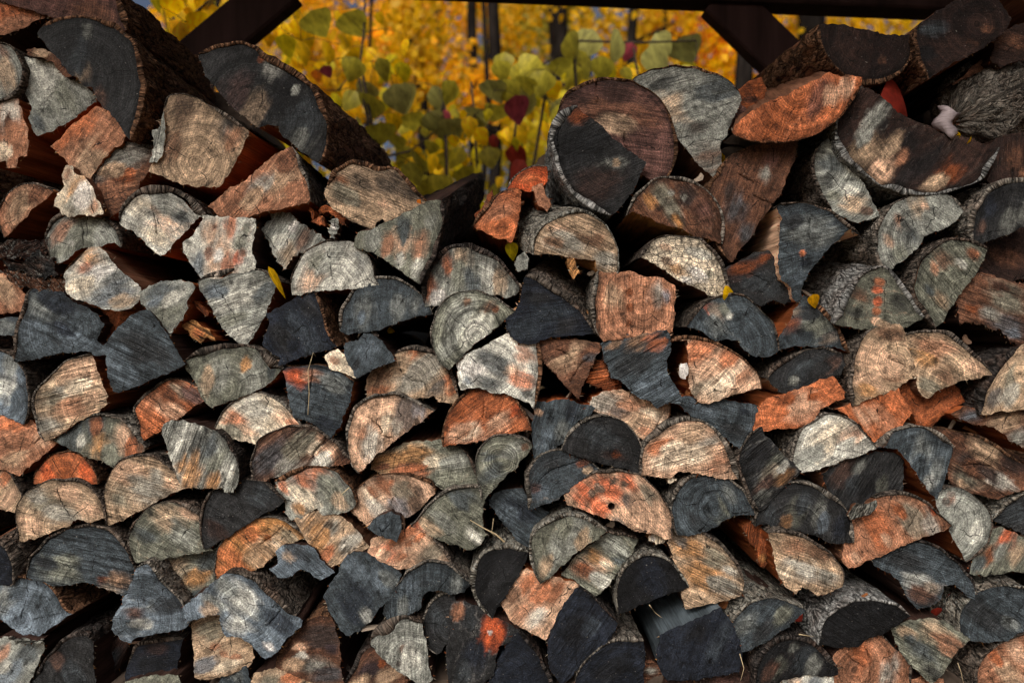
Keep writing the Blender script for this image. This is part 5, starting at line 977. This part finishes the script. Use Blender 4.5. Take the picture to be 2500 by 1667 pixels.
def tube(path, radii, n=6):
    v, f = [], []
    P = [Vector(p) for p in path]
    for i, p in enumerate(P):
        d = (P[min(i + 1, len(P) - 1)] - P[max(i - 1, 0)]).normalized()
        a = d.orthogonal().normalized(); b = d.cross(a)
        for k in range(n):
            an = 2 * math.pi * k / n
            v.append(p + (a * math.cos(an) + b * math.sin(an)) * radii[i])
    for i in range(len(P) - 1):
        for k in range(n):
            f.append((i * n + k, i * n + (k + 1) % n, (i + 1) * n + (k + 1) % n, (i + 1) * n + k))
    f.append(tuple(range(n))[::-1]); f.append(tuple(range((len(P) - 1) * n, len(P) * n)))
    return v, f

def join(parts):
    v, f = [], []
    for a, b in parts:
        k = len(v); v += list(a); f += [tuple(i + k for i in q) for q in b]
    return v, f

def add_leaf(kind, loc, size, parent, r, droop=None):
    o = bpy.data.objects.new('leaf', r.choice(LEAFM[kind])); COL.objects.link(o)
    o.parent = parent
    rot = Matrix.Rotation(r.uniform(-.7, .7), 4, 'Y') @ Matrix.Rotation((droop if droop is not None else r.uniform(-.2, .9)), 4, 'X') @ Matrix.Rotation(r.uniform(-1.0, 1.0), 4, 'Z')
    o.matrix_basis = parent.matrix_basis.inverted() @ Matrix.Translation(loc) @ rot @ Matrix.Diagonal((size, size, size, 1))
    return o

def shrub(label, base_px, Y, leaves, stems, seed, extra=0, box=None, kinds=('yellow',)):
    r = random.Random(seed)
    b = at_px(base_px, 833, Y); b.z = 0
    root = empty('shrub', b); root.matrix_basis = Matrix.Translation(b)
    tag(root, label, 'shrub', 'shrubs behind the pile')
    pts = []
    for px, py, s, kind in leaves:
        y = Y + r.uniform(-.18, .18)
        p = at_px(px, py - s * .5, y)
        add_leaf(kind, p, s * (1.25 if kind in ('green', 'olive') else 1.2) / FPX * (D + y), root, r)
        pts.append(p)
    for i in range(extra):
        px, py = r.uniform(box[0], box[2]), r.uniform(box[1], box[3])
        y = Y + r.uniform(-.1, 1.3); s = r.uniform(26, 62)
        p = at_px(px, py, y)
        add_leaf(r.choice(kinds), p, s / FPX * (D + y), root, r)
        pts.append(p)
    parts = []
    for st in stems:
        path = [at_px(a, c, Y + .08) for a, c in st]
        n = len(path)
        low = path[-1].copy()
        path += [low.lerp(Vector((b.x, b.y, 0)), t) for t in (.5, 1.0)]
        parts.append(tube(path, [.004 + .005 * i / (n + 1) for i in range(n + 2)]))
    # twigs from the leaves to the nearest stem point
    nodes = [at_px(a, c, Y + .08) for st in stems for a, c in st]
    pts.sort(key=lambda p: min((t - p).length for t in nodes))
    for p in pts:
        q = min(nodes, key=lambda t: (t - p).length + .6 * max(0, t.z - p.z))
        m = p.lerp(q, .5) + Vector((r.uniform(-.01, .01), 0, .012))
        nodes += [p, m]
        parts.append(tube([p, m, q], [.0009, .0013, .0018], 4))
    v, f = join(parts)
    new_mesh('stem', v, f, M_STEM, root)
    return root

G, O_, Yl, Lm, Pk, Rd, Go, Or = 'green', 'olive', 'yellow', 'lemon', 'pink', 'red', 'gold', 'orange'
shrub('shrub with big olive leaves hanging before the slanting beam and dark half log', 860, 1.35,
      [(757, 60, 66, O_), (838, 66, 66, O_), (690, 112, 56, Lm), (735, 125, 50, Yl), (872, 165, 50, O_), (800, 130, 55, Yl), (905, 262, 62, O_), (870, 245, 46, O_), (790, 178, 34, Pk), (770, 185, 30, Or),
       (930, 330, 60, O_), (880, 318, 52, O_), (905, 225, 46, G), (960, 235, 60, G), (850, 150, 46, Yl), (925, 165, 48, O_), (720, 70, 48, Yl), (960, 350, 48, O_), (935, 395, 44, Yl), (1000, 420, 52, O_)],
      [[(892, -20), (888, 80), (880, 150), (900, 260), (930, 420)], [(825, 222), (870, 165), (900, 300)]], 3, 95, (640, 0, 1000, 420), (Yl, Yl, Go, Lm))
shrub('shrub of grey-green leaves with one pink heart-shaped leaf in the gap above the pile', 1120, 1.45,
      [(985, 236, 66, G), (1055, 240, 62, G), (1040, 300, 52, G), (1085, 322, 64, G), (1190, 226, 62, G), (1150, 292, 62, G), (1178, 308, 56, G), (1110, 222, 50, O_), (1230, 222, 56, O_),
       (1258, 268, 72, Pk), (1205, 346, 36, Rd), (1246, 386, 62, Rd), (1280, 418, 52, Rd), (1085, 285, 36, Pk), (1015, 400, 58, O_), (1058, 455, 60, O_), (1040, 482, 52, O_), (1130, 385, 50, Lm), (1000, 300, 50, O_),
       (1130, 430, 46, O_), (1170, 420, 44, Lm), (1215, 290, 30, Or), (1255, 350, 30, Lm), (1060, 395, 44, Yl), (1110, 350, 46, Lm), (1190, 380, 44, O_)],
      [[(900, 392), (1000, 370), (1062, 322), (1085, 250)], [(1150, 200), (1160, 300), (1165, 420), (1160, 520)], [(1260, 200), (1260, 300), (1240, 470)]], 5, 95, (980, 250, 1300, 500), (Yl, Lm, O_, Yl))
shrub('shrub with rows of grey-green leaves and a small pink and yellow leaf near the beam', 1480, 1.55,
      [(1268, 178, 56, O_), (1312, 165, 56, O_), (1300, 252, 66, G), (1352, 275, 60, G), (1388, 112, 66, O_), (1412, 152, 62, O_), (1450, 104, 62, G), (1512, 112, 70, G), (1590, 146, 74, G), (1658, 128, 72, G),
       (1600, 106, 50, G), (1470, 162, 52, O_), (1332, 196, 52, O_), (1232, 150, 46, O_), (1543, 126, 42, Pk), (1280, 210, 50, O_), (1350, 220, 50, Yl), (1420, 190, 48, O_), (1370, 165, 50, O_), (1215, 170, 44, O_)],
      [[(1260, 215), (1300, 175), (1400, 110)], [(1700, 100), (1560, 105), (1400, 100), (1330, 240), (1300, 420)], [(1545, 105), (1560, 200), (1500, 330)]], 9, 80, (1230, 150, 1700, 300), (Yl, Lm, O_))
shrub('bright yellow leaves with a red tip between the log bark and the slanting brace', 470, 1.2,
      [(425, 22, 60, Yl), (450, 45, 64, Yl), (400, 50, 60, Yl), (440, 85, 66, Yl), (490, 60, 66, Yl), (520, 40, 60, Yl), (460, 100, 44, Rd), (500, 10, 50, Go), (380, 20, 50, Lm), (550, 20, 56, Yl), (480, 90, 40, Lm), (415, 75, 50, Go), (410, 5, 44, Go), (535, -5, 50, Yl)],
      [[(560, -40), (480, 30), (420, 110)], [(400, -20), (430, 60), (450, 150)]], 13, 30, (340, -30, 600, 110), (Yl, Go, Lm))

# trees: trunk and leafy crown
def leaf_cloud(r, centres, n, size, flat=.6):
    v, f = [], []
    for _ in range(n):
        c, rad = r.choice(centres)
        d = Vector((r.gauss(0, 1), r.gauss(0, 1), r.gauss(0, 1)))
        p = c + d.normalized() * rad * (r.random() ** .45)
        s = size * r.uniform(.6, 1.3)
        nrm = Vector((r.gauss(0, 1), r.gauss(0, 1) - .8, r.gauss(0, flat))).normalized()
        a = nrm.orthogonal().normalized()
        a.rotate(Matrix.Rotation(r.uniform(0, 6.28), 3, nrm)); b = nrm.cross(a)
        k = len(v)
        v += [p - a * s * .55, p + b * s * .36 - a * s * .1, p + a * s * .55, p - b * s * .36 - a * s * .1]
        f.append((k, k + 1, k + 2, k + 3))
    return v, f

def tree(label, name, px, Y, wpx, kind, seed, crown, n, size, lean=0.0, top=7.0):
    r = random.Random(seed)
    g = at_px(px, 833, Y); x = g.x
    root = empty(name, (x, Y, 0)); root.matrix_basis = Matrix.Translation((x, Y, 0))
    tag(root, label, 'tree', 'trees in the woods behind')
    rad = wpx / 2 / FPX * (D + Y)
    path, rr = [], []
    for i in range(9):
        t = i / 8
        path.append((x + lean * t + r.uniform(-.035, .035) * min(1, t * 3) * 2, Y, top * t)); rr.append(rad * (1.15 - .5 * t) * r.uniform(.88, 1.12))
    parts = [tube(path, rr, 9)]
    for i in range(2):
        z = r.uniform(1.6, top * .8); a = r.uniform(0, 6.28); l = r.uniform(.6, 1.6)
        p = Vector((x + lean * z / top, Y, z))
        q = p + Vector((math.cos(a) * l, math.sin(a) * l * .5, l * .6))
        parts.append(tube([p, p.lerp(q, .5) + Vector((0, 0, .06)), q], [rad * .35, rad * .25, rad * .1], 5))
    v, f = join(parts)
    new_mesh('trunk', v, f, M_TRUNK, root)
    if n:
        cs = []
        for _ in range(14):
            cpx, cpy = r.uniform(crown[0], crown[2]), r.uniform(crown[1], crown[3])
            y = Y + r.uniform(.25, 2.0)
            cs.append((at_px(cpx, cpy, y), r.uniform(.28, .6) * (D + Y) / 7.5))
        v, f = leaf_cloud(r, cs, int(n * .95), size)
        new_mesh('crown', v, f, LM[kind], root, False)
    return root

T = 'young tree '
tree('slender dark sapling trunk with golden leaves just beyond the grey-green shrub', 'sapling', 1180, 4.2, 13, 'gold', 21, (700, -80, 1250, 260), 2600, .075)
tree('sapling with a mass of yellow leaves above the big olive-leaved shrub', 'sapling', 892, 3.4, 9, 'yellow', 22, (600, -60, 1050, 420), 2600, .07)
tree('broad dark tree trunk with sparse leaves behind the rows of grey-green leaves', 'tree', 1370, 6.5, 54, 'olive', 23, (1180, -100, 1450, 180), 1300, .09, .0, 9)
tree('dark upright trunk close to the beam, yellow leaves around it', 'tree', 1548, 6.0, 25, 'yellow', 24, (1420, -40, 1720, 210), 2300, .085, .05, 8)
tree('thin dark trunk with orange leaves near the slanting brace', 'tree', 1628, 7.0, 11, 'orange', 25, (1580, 40, 1900, 150), 600, .09, 0, 8)
tree('wide grey trunk showing above the dark brown half log', 'tree', 1975, 6.5, 72, 'yellow', 26, (1850, -60, 2250, 190), 2200, .09, 0, 9)
tree('yellow tree half hidden by the leaning brace', 'tree', 1815, 6.8, 50, 'yellow', 27, (1650, -60, 1950, 260), 2600, .09, 0, 9)
tree('dark trunk low in the gap beneath the red leaves', 'tree', 1213, 5.4, 34, 'lemon', 28, (950, 260, 1330, 560), 2600, .08, 0, 7)
tree('dark double trunk between golden leaves in the middle distance', 'tree', 1152, 5.6, 26, 'yellow', 29, (1000, -80, 1350, 330), 2600, .08, .1, 8)
tree('far golden tree behind the sapling trunks', 'tree', 1060, 9.0, 20, 'gold', 30, (620, -120, 1250, 300), 3000, .11, 0, 11)
tree('far yellow tree glimpsed past the square notch of the round log', 'tree', 1440, 10.0, 22, 'yellow', 31, (1250, -100, 1750, 330), 3000, .12, 0, 12)
tree('yellow tree behind the bark of the top corner log', 'tree', 520, 7.0, 22, 'yellow', 32, (280, -120, 760, 320), 3600, .09, 0, 9)
# broken snag
v, f = tube([at_px(1062, 833, 4.8) * 1.0, at_px(1030, 230, 4.8), at_px(1018, 150, 4.8), at_px(992, 62, 4.8)], [.06, .05, .045, .035], 8)
sn = new_mesh('dead_snag', v, f, M_TRUNK)
tag(sn, 'broken dark snag with a snapped top leaning among the golden leaves', 'tree')
# the far wood: one mass of leaves
r = random.Random(99)
cs = [(Vector((r.uniform(-16, 16), r.uniform(17, 22), r.uniform(0, 13))), r.uniform(.8, 1.9)) for _ in range(90)]
v, f = leaf_cloud(r, cs, 3600, .24)
fw = new_mesh('far_woodland', v, f, leaf_mat('far_leaf', (.42, .27, .01), .4), None, False)
tag(fw, 'far golden autumn woods that read as one mass', 'woods', None, 'stuff')
# ------------------------------------------------------------------ fallen leaves, stalks, the log lying on its side
def fallen(kind, px, py, size, y, rot, label, tilt=.35, aspect=None, yaw=0.0):
    o = bpy.data.objects.new('fallen_leaf', LEAFM[kind][int(px) % 3]); COL.objects.link(o)
    p = at_px(px, py, y); s = size / FPX * (D + y)
    o.matrix_basis = Matrix.Translation(p) @ Matrix.Rotation(math.radians(rot), 4, 'Y') @ Matrix.Rotation(tilt, 4, 'X') @ Matrix.Rotation(yaw, 4, 'Z') @ Matrix.Diagonal((s * (aspect or 1), s, s, 1))
    tag(o, label, 'leaf', 'fallen leaves on the firewood')
fallen('yellow', 655, 650, 90, -.03, -22, 'narrow yellow leaf hanging beside the grey fan-shaped log', .25, .26)
fallen('yellow', 1765, 712, 58, -.02, -80, 'broad yellow leaf lying by the creamy crusted half log', .6, .8)
fallen('gold', 1985, 718, 40, -.012, -20, 'small golden-orange leaf below the axe-shaped slate log', .3, 1.0)
fallen('red', 2150, 232, 136, .02, -76, 'large deep red leaf wedged above the bowl-shaped log', .4, 1.05)
fallen('yellow', 2345, 328, 78, -.01, -95, 'yellow leaf lying on edge beside the mossy bark log', 1.0, .4)
fallen('yellow', 2368, 338, 52, -.012, -60, 'torn yellow leaf scrap under the longer yellow leaf', .8, .6)
fallen('red', 2318, 1448, 62, .05, -45, 'red-orange leaf in the hollow under the hooked slate log', .3, 1.0)
fallen('red', 2290, 1482, 44, .04, -5, 'narrow red leaf standing by the folded olive log', .4, .8)
fallen('red', 1945, 1500, 34, .03, -40, 'small red leaf beside the great slope of grey bark', .3, 1.0)
fallen('yellow', 1760, 372, 46, .10, 10, 'small yellow leaf in the dark gap below the tall grey-brown log', .3, .8)
fallen('lemon', 1247, 590, 52, .04, -8, 'ragged yellowish leaf under the clean orange quarter log', .3, .8)
fallen('yellow', 945, 806, 22, .08, -80, 'tiny yellow leaf in the gap under the smooth dark grey half log', .4, .9)
fallen('orange', 1018, 488, 40, .02, -50, 'orange leaf sliver on top of the weathered tan log', .3, .5)
M_STRAW = simple_mat('dry_straw', (.50, .40, .24), .3, 80.0, .6, .3)
def stalk(pts, y, r, label, name='dry_stalk'):
    path = [at_px(a, b, y + .006 * math.sin(i * 2.1)) for i, (a, b) in enumerate(pts)]
    n = len(path)
    v, f = tube(path, [r * (1 - .7 * i / (n - 1)) for i in range(n)], 5)
    o = new_mesh(name, v, f, M_STRAW)
    tag(o, label, 'twig', 'dry stalks and needles')
stalk([(1232, 1322), (1210, 1303), (1180, 1288), (1148, 1269)], -.03, .0022, 'thick dry grass stalk lying across the olive-grey quarter log')
stalk([(752, 1012), (755, 960), (752, 905), (765, 860), (772, 872)], -.028, .0010, 'thin bent straw hanging down the cracked slate block')
stalk([(1585, 1475), (1600, 1495), (1616, 1507)], -.01, .0010, 'short straw under the jet black half log')
stalk([(1806, 1595), (1816, 1630), (1808, 1660)], -.025, .0010, 'pale straw curving beside the chunky blue-black block')
stalk([(1950, 1547), (1986, 1553)], -.02, .0014, 'yellow needle above the sooty mottled half log')
stalk([(852, 1190), (835, 1205), (818, 1228)], -.03, .0012, 'little pale stalk on the ragged-bottomed half log')
stalk([(2338, 1617), (2346, 1640), (2352, 1668)], -.01, .0011, 'thin reddish needle near the pinkish tan corner log')
stalk([(1570, 878), (1571, 845)], .0, .0009, 'upright hair-thin straw in front of the black-grey lens-shaped log')
stalk([(1205, 1265), (1200, 1300), (1210, 1310)], .01, .0009, 'fine straw in the hole beside the dark slate wedge')
# birch bark scrap
r = random.Random(4)
M_BIRCH = simple_mat('white_birch_bark', (.26, .22, .23), .3, 60.0, .6, .3, (1, 1, 6), .0006)
grid = []
for j in range(7):
    for i in range(6):
        u, w = i / 5, j / 6
        grid.append(at_px(2290 + u * 46 - w * 10 + 8 * math.sin(w * 7 + u * 2) + (r.uniform(-3, 3) if i in (0, 5) else 0), 262 + w * 62 + u * 10 - 6 * math.sin(u * 6) + (r.uniform(-4, 4) if j in (0, 6) else 0), .0 + .018 * math.sin(u * 2.6) * -1 + .01 * w))
gf = [(j * 6 + i, j * 6 + i + 1, (j + 1) * 6 + i + 1, (j + 1) * 6 + i) for j in range(6) for i in range(5)]
ob = new_mesh('birch_bark_scrap', grid, gf, M_BIRCH)
sm = ob.modifiers.new('thickness', 'SOLIDIFY'); sm.thickness = .0015
tag(ob, 'curled white birch bark scrap beside the large deep red leaf', 'bark')

# log lying across the pile, seen from its bark side
def lying_log(p0, p1, rad, label, kind='d', idx=500):
    p0, p1 = Vector(p0), Vector(p1)
    ax = (p1 - p0).normalized(); L = (p1 - p0).length
    a = Vector((0, -1, 0)); a = (a - ax * a.dot(ax)).normalized(); b = ax.cross(a)
    root = empty('firewood_log', p0); root.matrix_basis = Matrix.Translation(p0)
    tag(root, label, 'log', 'stacked firewood')
    n, m = 64, 64
    th = np.linspace(0, 2 * math.pi, n, endpoint=False)
    rows, gg, cc = [], [], []
    for j in range(m):
        t = j / (m - 1); y = L * t
        rr = rad * math.sqrt(max(.02, 1 - (1 - min(1, t * 4)) ** 2)) + (fbm(th * 7, np.full(n, y / .04), 3.3, 4) - .5) * .03 + (vn(th * 18, np.full(n, y / .012), 8.1) - .5) * .006
        e = (vn(th * 6, th * 0, 2.2) - .5) * .03 if j == 0 else np.zeros(n)
        P = np.array(p0)[None] + np.array(ax)[None] * (y + e)[:, None] + np.array(a)[None] * (rr * np.cos(th))[:, None] + np.array(b)[None] * (rr * np.sin(th))[:, None]
        rows.append(P); gg.append(np.stack([th * rad, np.full(n, y * 2.4), np.full(n, idx * .61)], 1))
        cc.append(np.repeat(BARK[kind][None], n, 0) * (.7 + .6 * vn(th * 5, np.full(n, y / .03), 9.0))[:, None])
    f = [(j * n + i, j * n + (i + 1) % n, (j + 1) * n + (i + 1) % n, (j + 1) * n + i) for j in range(m - 1) for i in range(n)]
    cc = np.vstack(cc)
    new_mesh('bark', np.vstack(rows), f, M_BARK, root, True, dict(Col=np.concatenate([cc, np.ones((len(cc), 1))], 1), grain=np.vstack(gg), Par=np.repeat(np.array([[.35, 0, 0]]), len(cc), 0)))
    for j, nm in ((0, 'cut_end'), (m - 1, 'cut_end')):
        ring = rows[j]; c = ring.mean(0)
        v = np.vstack([ring, c[None]])
        q = [(i, (i + 1) % n, n) for i in range(n)]
        if j == 0: q = [x[::-1] for x in q]
        k = len(v)
        cb = np.repeat(PAL['br'][None], k, 0)
        one = np.ones((k, 1))
        new_mesh(nm, v, q, M_END, root, True, dict(Col=np.concatenate([cb, one], 1), ColB=np.concatenate([cb, one], 1), Stain=np.zeros((k, 3)),
                 grain=np.stack([v[:, 0] - c[0], v[:, 2] - c[2], one[:, 0]], 1), Par=np.repeat(np.array([[.5, .5, 0]]), k, 0)))
lying_log(at_px(2322, 298, .11), at_px(2640, 140, .30), .098, 'thick mossy bark-covered log lying across the pile beside the birch bark scrap', 'g')

# bark crumbs and splinters caught in the gaps
CR = []
for q in range(8):
    rr = random.Random(q + 60)
    if q < 4:   # splinter: a thin tapering wedge
        l, w = 1.0, rr.uniform(.09, .2)
        v = [(-l / 2, -w, -w * .5), (-l / 2, w, -w * .4), (-l / 2.3, 0, w * .6), (l * .2, -w * .8, -w * .3), (l * .2, w * .7, -w * .3), (l * .15, 0, w * .5), (l / 2, rr.uniform(-.1, .1), 0)]
        f = [(0, 2, 1), (0, 1, 4, 3), (1, 2, 5, 4), (2, 0, 3, 5), (3, 4, 6), (4, 5, 6), (5, 3, 6)]
    else:       # flake: a curved irregular plate
        n = 9; v = []
        for k_ in (-.09, .09):
            for i in range(n):
                a = 2 * math.pi * i / n; ra = .5 * (.65 + .6 * random.Random(q * 31 + i).random())
                v.append((ra * math.cos(a), ra * .62 * math.sin(a), k_ + .25 * math.cos(a) ** 2))
        f = [tuple(range(n))[::-1], tuple(range(n, 2 * n))] + [(i, (i + 1) % n, n + (i + 1) % n, n + i) for i in range(n)]
    CR.append((v, f))
CM = [simple_mat('crumb_' + nm, c, .5, 120.0, .8, .2, (1, 1, 1), .001) for nm, c in (('rust', (.25, .095, .035)), ('dark', (.075, .06, .052)), ('pale', (.38, .31, .24)), ('brown', (.14, .085, .055)))]
CME = []
for v, f in CR:
    for m_ in CM:
        me = bpy.data.meshes.new('crumb'); me.from_pydata(v, [], f); me.materials.append(m_); me.update(); CME.append(me)
rr = random.Random(77)
USED = set()
for (px, py, y, near) in CRUMB_SPOTS:
    i = rr.randrange(len(CME)); sp_ = (i // 4) < 4
    what = ('rusty', 'dark', 'pale', 'brown')[i % 4] + (' splinter' if sp_ else ' bark crumb')
    lab = ' '.join((what + ' caught over the ' + near.split(',')[0]).split()[:15])
    if lab in USED or py < 430: continue
    USED.add(lab)
    o = bpy.data.objects.new('splinter' if sp_ else 'bark_crumb', CME[i]); COL.objects.link(o)
    s_ = rr.uniform(.018, .05) if sp_ else rr.uniform(.012, .032)
    p = at_px(px, py, y)
    o.matrix_basis = Matrix.Translation(p) @ Matrix.Rotation(rr.uniform(-.9, .9), 4, 'Y') @ Matrix.Rotation(rr.uniform(-.5, 1.4), 4, 'X') @ Matrix.Rotation(rr.uniform(0, 6.28), 4, 'Z') @ Matrix.Diagonal((s_, s_, s_, 1))
    tag(o, lab, 'splinter' if sp_ else 'bark', 'splinters in the gaps' if sp_ else 'bark crumbs in the gaps')
